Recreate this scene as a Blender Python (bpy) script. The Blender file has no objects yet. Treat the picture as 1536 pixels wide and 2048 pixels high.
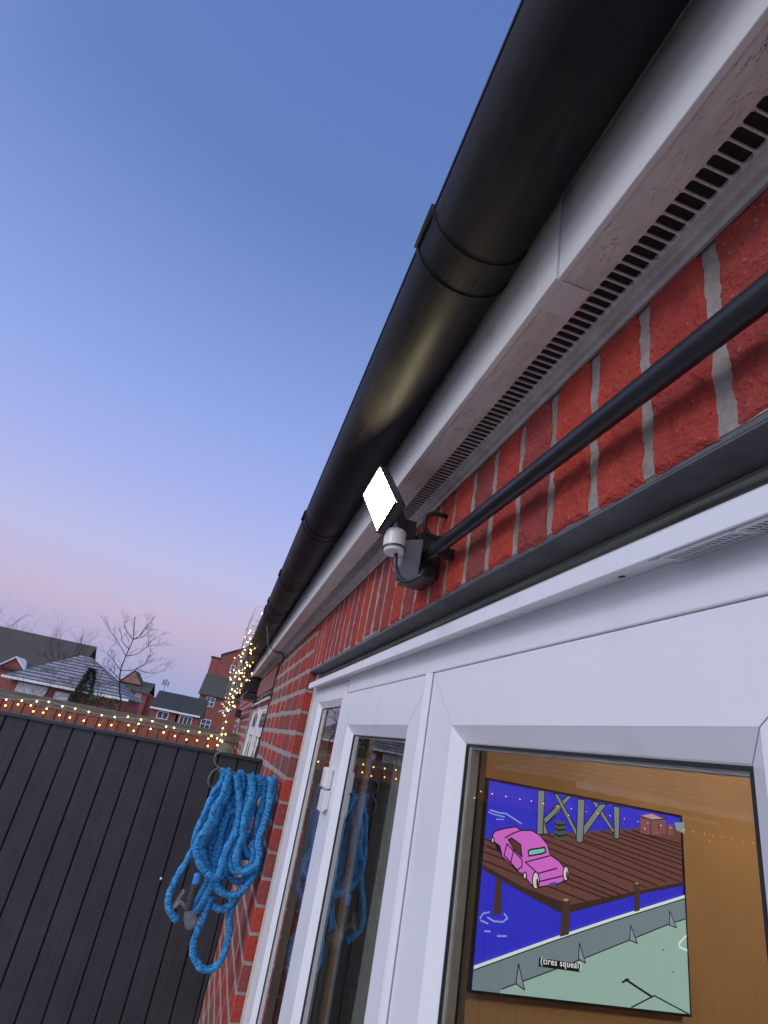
import bpy, bmesh, math, random
import mathutils
from mathutils import Vector, Matrix, noise
random.seed(7)
S = bpy.context.scene
C = bpy.context.collection
R = math.radians
# ---------------------------------------------------------------- camera
cam_d = bpy.data.cameras.new('camera'); cam = bpy.data.objects.new('camera', cam_d); C.objects.link(cam)
S.camera = cam
cam_d.sensor_fit = 'HORIZONTAL'; cam_d.sensor_width = 36.0; cam_d.lens = 25.067
cam_d.clip_start = 0.01; cam_d.clip_end = 3000
cam.matrix_world = Matrix(((0.9439446, -0.2708746, -0.1886678, 0),
                           (-0.2798708, -0.3536332, -0.8925334, 0),
                           (0.1750454, 0.8953047, -0.4096200, 0), (0, 0, 0, 1)))
# ---------------------------------------------------------------- sky
def lin(r, g, b, a=1.0):
    f = lambda c: (c / 255 / 12.92) if c / 255 <= 0.04045 else ((c / 255 + 0.055) / 1.055) ** 2.4
    return (f(r), f(g), f(b), a)
W = bpy.data.worlds.new('World'); S.world = W; W.use_nodes = True
nt = W.node_tree; nt.nodes.clear()
def N(t, **k):
    n = nt.nodes.new(t)
    for a, b in k.items(): setattr(n, a, b)
    return n
tc = N('ShaderNodeTexCoord'); sep = N('ShaderNodeSeparateXYZ'); nt.links.new(tc.outputs['Generated'], sep.inputs[0])
ramp = N('ShaderNodeValToRGB'); nt.links.new(sep.outputs['Z'], ramp.inputs[0])
SKY = [(0.0, (150, 172, 210)), (.025, (158, 172, 214)), (.05, (169, 170, 210)), (.09, (184, 174, 210)), (.14, (198, 183, 212)), (.235, (189, 191, 232)),
       (.384, (163, 178, 238)), (.518, (142, 165, 229)), (.675, (120, 144, 208)), (.775, (102, 130, 192)), (1.0, (92, 120, 188))]
el = ramp.color_ramp.elements
el[0].position = 0; el[0].color = lin(*SKY[0][1]); el[1].position = 1; el[1].color = lin(*SKY[-1][1])
for p, c_ in SKY[1:-1]:
    e = el.new(p); e.color = lin(*c_)
# afterglow: the western sky behind the camera is brighter and warmer
dot = N('ShaderNodeVectorMath', operation='DOT_PRODUCT'); nt.links.new(tc.outputs['Generated'], dot.inputs[0]); dot.inputs[1].default_value = (-.62, -.76, .2)
mr = N('ShaderNodeMapRange', interpolation_type='SMOOTHSTEP'); nt.links.new(dot.outputs['Value'], mr.inputs[0]); mr.inputs[1].default_value = 0.0; mr.inputs[2].default_value = 1.0
mixs = N('ShaderNodeMix', data_type='RGBA'); nt.links.new(mr.outputs[0], mixs.inputs[0]); nt.links.new(ramp.outputs[0], mixs.inputs[6]); mixs.inputs[7].default_value = (1.14, 1.20, 1.52, 1)
bg = N('ShaderNodeBackground'); nt.links.new(mixs.outputs[2], bg.inputs[0]); bg.inputs[1].default_value = 1.0
wo = N('ShaderNodeOutputWorld'); nt.links.new(bg.outputs[0], wo.inputs[0])
# ---------------------------------------------------------------- faint afterglow as a very wide sun
sd = bpy.data.lights.new('sun', 'SUN'); sd.energy = 0.72; sd.angle = R(16); sd.color = (1, .97, .95)
sun = bpy.data.objects.new('sun', sd); C.objects.link(sun)
sun.rotation_euler = Vector((.82, .36, -.42)).to_track_quat('-Z', 'Y').to_euler()
S.view_settings.view_transform = 'Standard'; S.view_settings.look = 'None'; S.view_settings.exposure = 0.0; S.view_settings.gamma = 1.0
S.cycles.max_bounces = 8; S.cycles.transparent_max_bounces = 12; S.cycles.sample_clamp_indirect = 4.0
HOSE = [[[0.058,2.17,-0.1517],[0.068,2.17,-0.1442],[0.0732,2.17,-0.1781],[0.0577,2.17,-0.2069],[0.0507,2.17,-0.2468],[0.0419,2.17,-0.2947],[0.0365,2.17,-0.337],[0.0372,2.17,-0.3614],[0.0402,2.17,-0.3852],[0.0334,2.17,-0.414],[0.0196,2.17,-0.455],[0.0083,2.17,-0.4949],[0.0076,2.17,-0.5327],[0.0214,2.17,-0.5609],[0.0506,2.17,-0.5836]],[[0.0763,2.14,-0.1376],[0.0877,2.14,-0.1468],[0.0884,2.14,-0.1818],[0.0857,2.14,-0.221],[0.0717,2.14,-0.2528],[0.0692,2.14,-0.2908],[0.0611,2.14,-0.3247],[0.0496,2.14,-0.3466],[0.0495,2.14,-0.3826],[0.0723,2.14,-0.4189],[0.1021,2.14,-0.4424],[0.1316,2.14,-0.4504],[0.1424,2.14,-0.4258],[0.141,2.14,-0.3905],[0.1485,2.14,-0.3534],[0.1608,2.14,-0.315],[0.1592,2.14,-0.2736],[0.148,2.14,-0.2244],[0.1284,2.14,-0.1798],[0.1139,2.14,-0.1447]],[[0.1035,2.2,-0.1487],[0.0987,2.2,-0.1595],[0.1028,2.2,-0.1939],[0.1199,2.2,-0.2268],[0.1227,2.2,-0.2613],[0.1163,2.2,-0.3052],[0.1192,2.2,-0.347],[0.1152,2.2,-0.3889],[0.1225,2.2,-0.4286],[0.132,2.2,-0.4674],[0.1279,2.2,-0.4994],[0.1163,2.2,-0.5355],[0.1025,2.2,-0.5637]],[[0.1226,2.165,-0.143],[0.1341,2.165,-0.1434],[0.1468,2.165,-0.1792],[0.1492,2.165,-0.2184],[0.1694,2.165,-0.2586],[0.1695,2.165,-0.301],[0.1673,2.165,-0.3347],[0.1674,2.165,-0.3757],[0.1675,2.165,-0.4159],[0.1519,2.165,-0.4417],[0.1414,2.165,-0.4586],[0.1488,2.165,-0.4772],[0.1721,2.165,-0.4938],[0.2009,2.165,-0.4982],[0.2289,2.165,-0.4834],[0.2484,2.165,-0.4537],[0.2662,2.165,-0.4156],[0.2646,2.165,-0.3712],[0.254,2.165,-0.3395],[0.2533,2.165,-0.2976],[0.2611,2.165,-0.2538],[0.2608,2.165,-0.2058],[0.2552,2.165,-0.1464],[0.2419,2.165,-0.144]],[[0.148,2.195,-0.1434],[0.1656,2.195,-0.1791],[0.1731,2.195,-0.2181],[0.1599,2.195,-0.2552],[0.1295,2.195,-0.2683],[0.1228,2.195,-0.2951],[0.1211,2.195,-0.3376],[0.1262,2.195,-0.3784],[0.1267,2.195,-0.4191],[0.1338,2.195,-0.4503],[0.1486,2.195,-0.4762]],[[0.1621,2.135,-0.1343],[0.1772,2.135,-0.1673],[0.1832,2.135,-0.2099],[0.1774,2.135,-0.2407],[0.1785,2.135,-0.2869],[0.1853,2.135,-0.3272],[0.1796,2.135,-0.3645],[0.1851,2.135,-0.3998],[0.2029,2.135,-0.4212],[0.228,2.135,-0.4201],[0.2508,2.135,-0.4014],[0.2556,2.135,-0.3708],[0.24,2.135,-0.328],[0.2451,2.135,-0.2942],[0.2483,2.135,-0.2431],[0.2444,2.135,-0.1918],[0.2355,2.135,-0.1491],[0.2218,2.135,-0.1447]],[[0.19,2.17,-0.1369],[0.2054,2.17,-0.1749],[0.2016,2.17,-0.2241],[0.2002,2.17,-0.2633],[0.1954,2.17,-0.2981],[0.1975,2.17,-0.3397],[0.2135,2.17,-0.3706],[0.2351,2.17,-0.3882],[0.2447,2.17,-0.3623],[0.2371,2.17,-0.326],[0.2282,2.17,-0.2849],[0.2311,2.17,-0.2328],[0.2268,2.17,-0.1894],[0.2164,2.17,-0.1507],[0.2044,2.17,-0.1436]],[[0.1417,2.205,-0.5146],[0.1355,2.205,-0.5538],[0.1303,2.205,-0.581],[0.1252,2.205,-0.6077],[0.1213,2.205,-0.6377],[0.1259,2.205,-0.6664],[0.1509,2.205,-0.6964],[0.1884,2.205,-0.711],[0.2144,2.205,-0.6943],[0.2267,2.205,-0.6605],[0.2261,2.205,-0.6124],[0.2166,2.205,-0.5642],[0.2191,2.205,-0.5253],[0.2307,2.205,-0.5005]],[[0.1515,2.19,-0.5387],[0.1832,2.19,-0.5455],[0.2064,2.19,-0.5307],[0.2257,2.19,-0.5014],[0.2454,2.19,-0.4715],[0.2586,2.19,-0.4339]],[[0.1523,2.205,-0.4259],[0.1797,2.205,-0.4548],[0.2116,2.205,-0.467],[0.237,2.205,-0.4559],[0.2593,2.205,-0.4329]],[[0.0726,2.215,-0.389],[0.0902,2.215,-0.4154],[0.0769,2.215,-0.3802],[0.0716,2.215,-0.3476],[0.08,2.215,-0.3126],[0.086,2.215,-0.2686],[0.096,2.215,-0.2365],[0.1181,2.215,-0.2109],[0.1262,2.215,-0.1872]],[[0.1889,2.215,-0.1773],[0.1913,2.215,-0.222],[0.2212,2.215,-0.2575],[0.2281,2.215,-0.3002],[0.2182,2.215,-0.336],[0.2039,2.215,-0.3717],[0.1944,2.215,-0.4062]]]
CONN = [[0.0757,2.15,-0.4478],[0.0766,2.15,-0.4765],[0.0757,2.15,-0.5499],[0.1035,2.15,-0.589]]
HOOK = [[0.0611,2.17,-0.1129],[0.042,2.17,-0.1229],[0.0422,2.17,-0.1431],[0.0586,2.17,-0.1538],[0.2735,2.17,-0.1461],[0.0529,2.17,-0.1592],[0.0442,2.17,-0.1783],[0.0539,2.17,-0.1944]]
FBULB = [[-1.997,6.33,-0.148],[-1.983,6.33,-0.199],[-1.863,6.33,-0.13],[-1.881,6.33,-0.169],[-1.732,6.33,-0.112],[-1.769,6.33,-0.157],[-1.726,6.33,-0.204],[-1.627,6.33,-0.096],[-1.621,6.33,-0.159],[-1.637,6.33,-0.2],[-1.494,6.33,-0.112],[-1.489,6.33,-0.194],[-1.373,6.33,-0.111],[-1.389,6.33,-0.199],[-1.241,6.33,-0.116],[-1.255,6.33,-0.203],[-1.113,6.33,-0.123],[-1.102,6.33,-0.216],[-0.99,6.33,-0.117],[-0.995,6.33,-0.196],[-0.869,6.33,-0.092],[-0.836,6.33,-0.167],[-0.771,6.33,-0.21],[-0.739,6.33,-0.096],[-0.748,6.33,-0.139],[-0.628,6.33,-0.091],[-0.62,6.33,-0.163],[-0.487,6.33,-0.172],[-0.48,6.33,-0.116],[-0.487,6.33,-0.174],[-0.401,6.33,-0.112],[-0.368,6.33,-0.187],[-0.255,6.33,-0.119],[-0.247,6.33,-0.2],[-0.142,6.33,-0.108],[-0.142,6.33,-0.189],[-0.014,6.33,-0.121],[-0.037,6.33,-0.153],[-0.022,6.33,-0.221],[0.049,6.33,-0.135],[0.068,6.33,-0.198],[0.106,6.33,-0.151],[0.123,6.33,-0.081]]
FWIRE = [[-2.056,6.335,-0.145],[-1.869,6.335,-0.119],[-1.74,6.335,-0.095],[-1.631,6.335,-0.089],[-1.498,6.335,-0.104],[-1.376,6.335,-0.106],[-1.243,6.335,-0.114],[-1.115,6.335,-0.12],[-0.99,6.335,-0.12],[-0.866,6.335,-0.102],[-0.742,6.335,-0.089],[-0.631,6.335,-0.084],[-0.511,6.335,-0.104],[-0.483,6.335,-0.11],[-0.4,6.335,-0.115],[-0.255,6.335,-0.119],[-0.14,6.335,-0.115],[-0.018,6.335,-0.109],[0.068,6.335,-0.096],[0.123,6.335,-0.081]]
GB = [[0.086,3.182,0.572],[0.086,3.276,0.569],[0.041,3.431,0.551],[0.101,3.421,0.566],[0.085,3.448,0.56],[0.082,3.566,0.552],[0.086,3.618,0.549],[0.059,3.664,0.539],[0.113,3.77,0.542],[0.076,3.826,0.529],[0.106,3.826,0.535],[0.047,3.992,0.504],[0.092,4.014,0.512],[0.045,4.127,0.49],[0.094,4.093,0.504],[0.037,4.218,0.477],[0.049,4.354,0.463],[0.092,4.399,0.466],[0.129,4.523,0.456],[0.105,4.489,0.456],[0.094,4.58,0.44],[0.058,4.671,0.418],[0.069,4.739,0.409],[0.041,4.727,0.405],[0.165,4.75,0.427],[0.086,4.739,0.412],[0.11,4.852,0.398],[0.012,4.942,0.361],[0.042,4.852,0.383],[0.082,4.92,0.379],[0.144,4.965,0.383],[0.047,5.056,0.346],[0.117,5.146,0.342],[0.049,5.259,0.304],[0.078,5.316,0.297],[0.102,5.373,0.289],[0.046,5.407,0.27],[0.075,5.486,0.257],[0.086,5.531,0.249],[0.058,5.673,0.206],[0.092,5.663,0.216],[0.111,5.78,0.187],[0.126,5.801,0.184],[0.056,5.854,0.155],[0.076,5.928,0.137],[0.056,6.066,0.091],[0.089,6.203,0.036],[0.076,6.214,-0.029],[0.12,6.223,-0.078],[0.082,6.224,-0.087],[0.048,6.23,-0.131],[0.106,6.236,-0.155],[0.085,6.234,-0.145],[0.074,6.242,-0.194],[0.096,6.247,-0.218],[0.087,2.975,0.576],[0.071,2.933,0.572]]
TVP = [["water",[[0,0],[1,0],[1,1],[0,1]]]]
TVOPS = [["p","deck",[[-0.0039,0.6985],[0.0247,0.6977],[0.2543,0.766],[0.3663,0.7894],[0.4109,0.8046],[0.6456,0.8649],[0.7499,0.8871],[0.7634,0.9079],[1.0066,0.9364],[1.0021,0.6447],[0.4202,0.4312],[0.377,0.4319],[0.1913,0.4718],[-0.0027,0.5668]]],["l","plank",".005",[[0.3744,0.7921],[0.993,0.6389]]],["l","plank",".005",[[0.2801,0.7733],[0.9093,0.6296]]],["l","plank",".005",[[0.2043,0.759],[0.8651,0.6011]]],["l","plank",".005",[[0.1255,0.7441],[0.8047,0.5829]]],["l","plank",".005",[[0.0473,0.7292],[0.7197,0.5443]]],["l","plank",".005",[[-0.0111,0.6958],[0.6655,0.5275]]],["l","plank",".005",[[-0.0085,0.6634],[0.6284,0.5094]]],["l","plank",".005",[[-0.0059,0.6313],[0.5877,0.4949]]],["l","plank",".005",[[-0.0024,0.5875],[0.5194,0.4602]]],["l","plank",".005",[[0.4734,0.7773],[0.9946,0.6738]]],["l","plank",".005",[[0.4938,0.7985],[0.996,0.7046]]],["l","plank",".005",[[0.5185,0.8207],[0.9974,0.7357]]],["l","plank",".005",[[0.5646,0.8427],[0.9985,0.7602]]],["l","plank",".005",[[0.6455,0.8493],[0.9997,0.7849]]],["l","plank",".005",[[0.68,0.8625],[1.0008,0.8098]]],["l","plank",".005",[[0.7279,0.8762],[1.0017,0.8302]]],["l","plank",".005",[[0.8154,0.868],[1.0026,0.8485]]],["p","dark",[[-0.0027,0.5668],[0.1903,0.4898],[0.3765,0.4464],[0.42,0.4384],[0.7481,0.5567],[1.0022,0.6469],[1.0035,0.6277],[0.7478,0.5376],[0.4139,0.3977],[0.364,0.3939],[0.1706,0.4685],[-0.0008,0.5433]]],["p","quay",[[-0.0321,0.0714],[-0.0017,0.0866],[0.3272,0.2516],[0.6405,0.4019],[0.9969,0.5611],[1.0508,0.5867],[1.0168,-0.0487],[-0.0284,-0.0394]]],["p","floor",[[0.1257,0.0183],[0.221,0.0645],[0.455,0.1791],[0.707,0.3098],[0.9076,0.4144],[1.0448,0.4758],[1.0168,-0.0487],[0.103,-0.0252]]],["l","white",".012",[[-0.0022,0.093],[0.327,0.2571],[0.6405,0.4055],[0.9971,0.5674]]],["l","line",".004",[[-0.0014,0.0834],[0.3273,0.2482],[0.6405,0.3967],[0.9967,0.5572]]],["l","line",".004",[[0.1257,0.0183],[0.221,0.0645],[0.455,0.1791],[0.707,0.3098],[0.9076,0.4144],[0.9958,0.4534]]],["p","quay2",[[0.1904,0.1342],[0.1844,0.0474],[0.2231,0.026]]],["l","line",".004",[[0.1904,0.1342],[0.1844,0.0474],[0.2231,0.026],[0.1904,0.1342]]],["p","quay2",[[0.4636,0.2644],[0.4603,0.1901],[0.4937,0.1758]]],["l","line",".004",[[0.4636,0.2644],[0.4603,0.1901],[0.4937,0.1758],[0.4636,0.2644]]],["p","quay2",[[0.7115,0.3828],[0.7055,0.3096],[0.7442,0.3004]]],["l","line",".004",[[0.7115,0.3828],[0.7055,0.3096],[0.7442,0.3004],[0.7115,0.3828]]],["p","quay2",[[0.914,0.4831],[0.9091,0.4124],[0.9462,0.4035]]],["l","line",".004",[[0.914,0.4831],[0.9091,0.4124],[0.9462,0.4035],[0.914,0.4831]]],["l","line",".008",[[0.6834,0.1249],[0.8099,0.0611]]],["l","line",".005",[[0.7111,0.0038],[0.8211,0.0677],[0.9894,0.0023]]],["p","line",[[0.6602,0.112],[0.698,0.1335],[0.7015,0.1257],[0.6688,0.1063]]],["p","line",[[0.8664,0.2906],[0.877,0.2877],[0.8729,0.2807]]],["p","line",[[0.9147,0.1912],[0.9252,0.1882],[0.9211,0.1814]]],["l","white",".008",[[0.9919,0.3704],[0.9548,0.3285],[0.9579,0.3106],[0.9924,0.3006]]],["p","post",[[0.3727,0.4531],[0.4122,0.4592],[0.411,0.2978],[0.3693,0.2816]]],["p","tan",[[0.3761,0.4587],[0.3917,0.467],[0.4085,0.4622],[0.3922,0.451]]],["p","post",[[0.7287,0.5937],[0.7562,0.5982],[0.7561,0.4637],[0.729,0.4515]]],["p","tan",[[0.7308,0.597],[0.7436,0.6033],[0.7549,0.5992],[0.7434,0.5932]]],["p","post",[[0.0608,0.5161],[0.0875,0.5086],[0.0963,0.3552],[0.0761,0.356]]],["p","post",[[0.0586,0.4938],[0.0876,0.4913],[0.0947,0.3504],[0.0569,0.3344],[0.0614,0.4085]]],["l","wave",".006",[[0.005,0.3165],[0.0165,0.3389],[0.0423,0.3496]]],["l","wave",".006",[[0.0376,0.3247],[0.0653,0.3115],[0.1053,0.3139],[0.1255,0.3341],[0.1094,0.3526]]],["l","wave",".006",[[0.0091,0.3069],[0.0397,0.2976]]],["l","wave",".006",[[0.0866,0.2477],[0.1242,0.2528]]],["l","wave",".006",[[0.0293,0.2621],[0.0523,0.2633]]],["l","wave",".006",[[0.0095,0.8465],[0.0528,0.8402],[0.0839,0.8422],[0.1163,0.8271],[0.159,0.8054]]],["l","wave",".005",[[0.0008,0.834],[0.0304,0.8271],[0.0773,0.8236]]],["l","wave",".004",[[0.0399,0.8034],[0.0743,0.8102]]],["p","steel",[[0.324,0.9438],[0.35,0.9089],[0.276,0.8196],[0.2939,0.7757],[0.2681,0.7708],[0.2632,0.8345]]],["l","line",".0045",[[0.324,0.9438],[0.35,0.9089],[0.276,0.8196],[0.2939,0.7757],[0.2681,0.7708],[0.2632,0.8345],[0.324,0.9438]]],["p","steel",[[0.3803,1.0007],[0.4055,1.0015],[0.2758,0.8239],[0.2644,0.8521]]],["l","line",".0045",[[0.3803,1.0007],[0.4055,1.0015],[0.2758,0.8239],[0.2644,0.8521],[0.3803,1.0007]]],["p","steel",[[0.5033,0.9971],[0.5333,0.9942],[0.6284,0.8549],[0.6156,0.8436]]],["l","line",".0045",[[0.5033,0.9971],[0.5333,0.9942],[0.6284,0.8549],[0.6156,0.8436],[0.5033,0.9971]]],["p","steel",[[0.5462,0.9877],[0.585,0.9957],[0.4648,0.7931],[0.4637,0.8498]]],["l","line",".0045",[[0.5462,0.9877],[0.585,0.9957],[0.4648,0.7931],[0.4637,0.8498],[0.5462,0.9877]]],["p","steel",[[0.3095,0.9994],[0.3302,0.9992],[0.4439,0.7997],[0.4277,0.788]]],["l","line",".0045",[[0.3095,0.9994],[0.3302,0.9992],[0.4439,0.7997],[0.4277,0.788],[0.3095,0.9994]]],["p","steel",[[0.229,1.0003],[0.2638,1.0032],[0.2642,0.7679],[0.2345,0.7644]]],["l","line",".0045",[[0.229,1.0003],[0.2638,1.0032],[0.2642,0.7679],[0.2345,0.7644],[0.229,1.0003]]],["p","steel",[[0.4311,0.9935],[0.4671,0.9964],[0.4632,0.7711],[0.445,0.757],[0.4284,0.7647]]],["l","line",".0045",[[0.4311,0.9935],[0.4671,0.9964],[0.4632,0.7711],[0.445,0.757],[0.4284,0.7647],[0.4311,0.9935]]],["p","steel",[[0.6175,0.9932],[0.6502,0.9929],[0.6476,0.8208],[0.6327,0.8136],[0.622,0.8182]]],["l","line",".0045",[[0.6175,0.9932],[0.6502,0.9929],[0.6476,0.8208],[0.6327,0.8136],[0.622,0.8182],[0.6175,0.9932]]],["p","barrel",[[0.3215,0.8459],[0.3354,0.8574],[0.3682,0.8573],[0.3731,0.8298],[0.3711,0.7645],[0.3472,0.7536],[0.3186,0.7632],[0.3183,0.8235]]],["l","line",".006",[[0.3178,0.8365],[0.3404,0.8313],[0.3707,0.8424]]],["l","line",".006",[[0.3188,0.8106],[0.3413,0.8054],[0.3715,0.8164]]],["l","line",".006",[[0.3199,0.7806],[0.3424,0.7754],[0.3725,0.7862]]],["p","crate",[[0.7599,0.9667],[0.8407,0.9921],[0.8989,0.9758],[0.8962,0.8924],[0.8199,0.8688],[0.7584,0.8707]]],["p","cratetop",[[0.7644,0.9699],[0.8227,0.9909],[0.8808,0.9745],[0.822,0.9583]]],["l","line",".004",[[0.8152,0.9546],[0.8133,0.8699]]],["l","line",".004",[[0.8571,0.9352],[0.8564,0.9076]]],["l","line",".004",[[0.7598,0.9621],[0.8219,0.956]]],["l","line",".004",[[0.8219,0.956],[0.8989,0.9758]]],["p","crate",[[0.9071,0.9496],[0.9367,0.9554],[0.9344,0.8927],[0.905,0.8872]]],["p","quay2",[[0.9439,0.9661],[1.004,0.9802],[1.0054,0.9108],[0.9515,0.9258]]],["p","line",[[0.0327,0.693],[0.064,0.6822],[0.0755,0.6269],[0.0469,0.6544]]],["p","pink",[[0.023,0.7202],[0.0328,0.7429],[0.0774,0.7662],[0.1307,0.785],[0.1551,0.7706],[0.2059,0.7803],[0.2465,0.7624],[0.2842,0.7228],[0.3003,0.6711],[0.3429,0.6494],[0.3719,0.6171],[0.3739,0.5559],[0.3431,0.5346],[0.2511,0.5036],[0.2162,0.5099],[0.1795,0.5518],[0.148,0.5666],[0.0758,0.6229],[0.0608,0.6734],[0.0289,0.6923]]],["l","line",".005",[[0.023,0.7202],[0.0328,0.7429],[0.0774,0.7662],[0.1307,0.785],[0.1551,0.7706],[0.2059,0.7803],[0.2465,0.7624],[0.2842,0.7228],[0.3003,0.6711],[0.3429,0.6494],[0.3719,0.6171],[0.3739,0.5559],[0.3431,0.5346],[0.2511,0.5036],[0.2162,0.5099],[0.1795,0.5518],[0.148,0.5666],[0.0758,0.6229],[0.0608,0.6734],[0.0289,0.6923],[0.023,0.7202]]],["l","line",".005",[[0.0825,0.7189],[0.1211,0.7514],[0.1551,0.7706]]],["l","line",".005",[[0.1835,0.6153],[0.2945,0.6659]]],["l","line",".005",[[0.1835,0.6153],[0.244,0.5708]]],["l","line",".005",[[0.2478,0.5714],[0.3324,0.6103]]],["l","line",".005",[[0.2536,0.532],[0.3652,0.5789]]],["l","line",".005",[[0.0921,0.6915],[0.1677,0.6228],[0.1677,0.5902],[0.1478,0.5706],[0.0827,0.6323],[0.0921,0.6915]]],["l","line",".005",[[0.123,0.66],[0.1153,0.6014]]],["p","carglass",[[0.0964,0.7131],[0.1112,0.7243],[0.1554,0.6991],[0.1648,0.6387],[0.1263,0.6688]]],["l","line",".005",[[0.0964,0.7131],[0.1112,0.7243],[0.1554,0.6991],[0.1648,0.6387],[0.1263,0.6688],[0.0964,0.7131]]],["p","aqua",[[0.192,0.6724],[0.2032,0.6828],[0.269,0.7052],[0.2759,0.6855],[0.2587,0.672],[0.1972,0.6494]]],["l","line",".006",[[0.192,0.6724],[0.2032,0.6828],[0.269,0.7052],[0.2759,0.6855],[0.2587,0.672],[0.1972,0.6494],[0.192,0.6724]]],["p","plate",[[0.2963,0.531],[0.3329,0.5451],[0.3315,0.5287],[0.2931,0.5164]]],["p","cream",[[0.2502,0.5375],[0.2498,0.5213],[0.247,0.5072],[0.2422,0.4974],[0.2363,0.4933],[0.23,0.4954],[0.2244,0.5036],[0.2202,0.5165],[0.2181,0.5322],[0.2185,0.5484],[0.2213,0.5626],[0.226,0.5726],[0.232,0.5769],[0.2384,0.5747],[0.2441,0.5664],[0.2482,0.5534]]],["l","line",".005",[[0.2502,0.5375],[0.2498,0.5213],[0.247,0.5072],[0.2422,0.4974],[0.2363,0.4933],[0.23,0.4954],[0.2244,0.5036],[0.2202,0.5165],[0.2181,0.5322],[0.2185,0.5484],[0.2213,0.5626],[0.226,0.5726],[0.232,0.5769],[0.2384,0.5747],[0.2441,0.5664],[0.2482,0.5534],[0.2502,0.5375]]],["p","cream",[[0.3885,0.5952],[0.3879,0.5809],[0.3853,0.5685],[0.381,0.5599],[0.3758,0.5562],[0.3705,0.5581],[0.3657,0.5653],[0.3624,0.5767],[0.3608,0.5905],[0.3614,0.6048],[0.364,0.6173],[0.3682,0.6261],[0.3735,0.6298],[0.3789,0.6279],[0.3836,0.6206],[0.387,0.6091]]],["l","line",".005",[[0.3885,0.5952],[0.3879,0.5809],[0.3853,0.5685],[0.381,0.5599],[0.3758,0.5562],[0.3705,0.5581],[0.3657,0.5653],[0.3624,0.5767],[0.3608,0.5905],[0.3614,0.6048],[0.364,0.6173],[0.3682,0.6261],[0.3735,0.6298],[0.3789,0.6279],[0.3836,0.6206],[0.387,0.6091],[0.3885,0.5952]]],["p","cream",[[0.1891,0.5514],[0.1888,0.5449],[0.1875,0.5393],[0.1853,0.5352],[0.1824,0.5335],[0.1795,0.5343],[0.1768,0.5375],[0.1748,0.5426],[0.1739,0.5489],[0.1741,0.5554],[0.1754,0.5611],[0.1777,0.5651],[0.1805,0.5669],[0.1835,0.5661],[0.1862,0.5629],[0.1881,0.5577]]],["l","line",".005",[[0.1891,0.5514],[0.1888,0.5449],[0.1875,0.5393],[0.1853,0.5352],[0.1824,0.5335],[0.1795,0.5343],[0.1768,0.5375],[0.1748,0.5426],[0.1739,0.5489],[0.1741,0.5554],[0.1754,0.5611],[0.1777,0.5651],[0.1805,0.5669],[0.1835,0.5661],[0.1862,0.5629],[0.1881,0.5577],[0.1891,0.5514]]],["p","cream",[[0.0288,0.6984],[0.0288,0.6927],[0.0278,0.6877],[0.0261,0.6842],[0.0239,0.6827],[0.0215,0.6834],[0.0194,0.6862],[0.0177,0.6907],[0.0168,0.6962],[0.0168,0.7019],[0.0178,0.7069],[0.0195,0.7105],[0.0217,0.712],[0.0241,0.7113],[0.0263,0.7085],[0.0279,0.704]]],["l","line",".005",[[0.0288,0.6984],[0.0288,0.6927],[0.0278,0.6877],[0.0261,0.6842],[0.0239,0.6827],[0.0215,0.6834],[0.0194,0.6862],[0.0177,0.6907],[0.0168,0.6962],[0.0168,0.7019],[0.0178,0.7069],[0.0195,0.7105],[0.0217,0.712],[0.0241,0.7113],[0.0263,0.7085],[0.0279,0.704],[0.0288,0.6984]]],["p","plank",[[0.2454,0.5267],[0.2452,0.5156],[0.2438,0.5074],[0.2415,0.5041],[0.2389,0.5066],[0.2366,0.5142],[0.2354,0.525],[0.2355,0.5361],[0.237,0.5444],[0.2393,0.5478],[0.2419,0.5452],[0.2442,0.5375]]],["p","plank",[[0.3836,0.5882],[0.3832,0.5783],[0.3817,0.5708],[0.3794,0.5678],[0.377,0.57],[0.375,0.5769],[0.3741,0.5866],[0.3744,0.5965],[0.3759,0.604],[0.3782,0.607],[0.3806,0.6048],[0.3826,0.5979]]],["p","line",[[0.2638,0.1821],[0.4536,0.179],[0.4489,0.1411],[0.2636,0.1433]]]]
LIMBS = [[[-2.77,18.0,-0.134],[-2.947,18.0,0.392],[-3.11,18.0,0.92],[-3.107,18.0,1.348],[-3.083,18.0,1.852],[-3.162,18.0,2.157],[-3.258,18.0,2.51]],[[-3.083,18.0,1.852],[-3.285,18.0,2.005],[-3.452,18.0,2.182],[-3.552,18.0,2.377]],[[-3.083,18.0,1.852],[-2.937,18.0,2.023],[-2.818,18.0,2.237],[-2.781,18.0,2.434]],[[-2.937,18.0,2.023],[-2.887,18.0,2.221],[-2.883,18.0,2.426]],[[-3.083,18.0,1.852],[-2.862,18.0,1.979],[-2.679,18.0,2.269]],[[-3.107,18.0,1.348],[-2.816,18.0,1.472],[-2.598,18.0,1.732],[-2.434,18.0,1.86]],[[-3.11,18.0,0.92],[-2.71,18.0,1.048],[-2.454,18.0,1.401],[-2.416,18.0,1.59]],[[-2.71,18.0,1.048],[-2.293,18.0,1.019],[-2.01,18.0,1.137]],[[-2.71,18.0,1.048],[-2.515,18.0,1.238],[-2.242,18.0,1.386]],[[-3.107,18.0,1.348],[-3.368,18.0,1.59],[-3.632,18.0,1.833],[-3.838,18.0,1.999]],[[-3.11,18.0,0.92],[-3.437,18.0,1.187],[-3.68,18.0,1.341]],[[-3.031,18.0,0.661],[-3.367,18.0,0.88],[-3.64,18.0,0.967]],[[-3.096,18.0,1.56],[-3.328,18.0,1.72],[-3.512,18.0,1.983]],[[-2.598,18.0,1.732],[-2.602,18.0,1.915],[-2.455,18.0,2.01]],[[-3.031,18.0,0.661],[-2.777,18.0,0.829],[-2.43,18.0,0.785]]]
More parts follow.
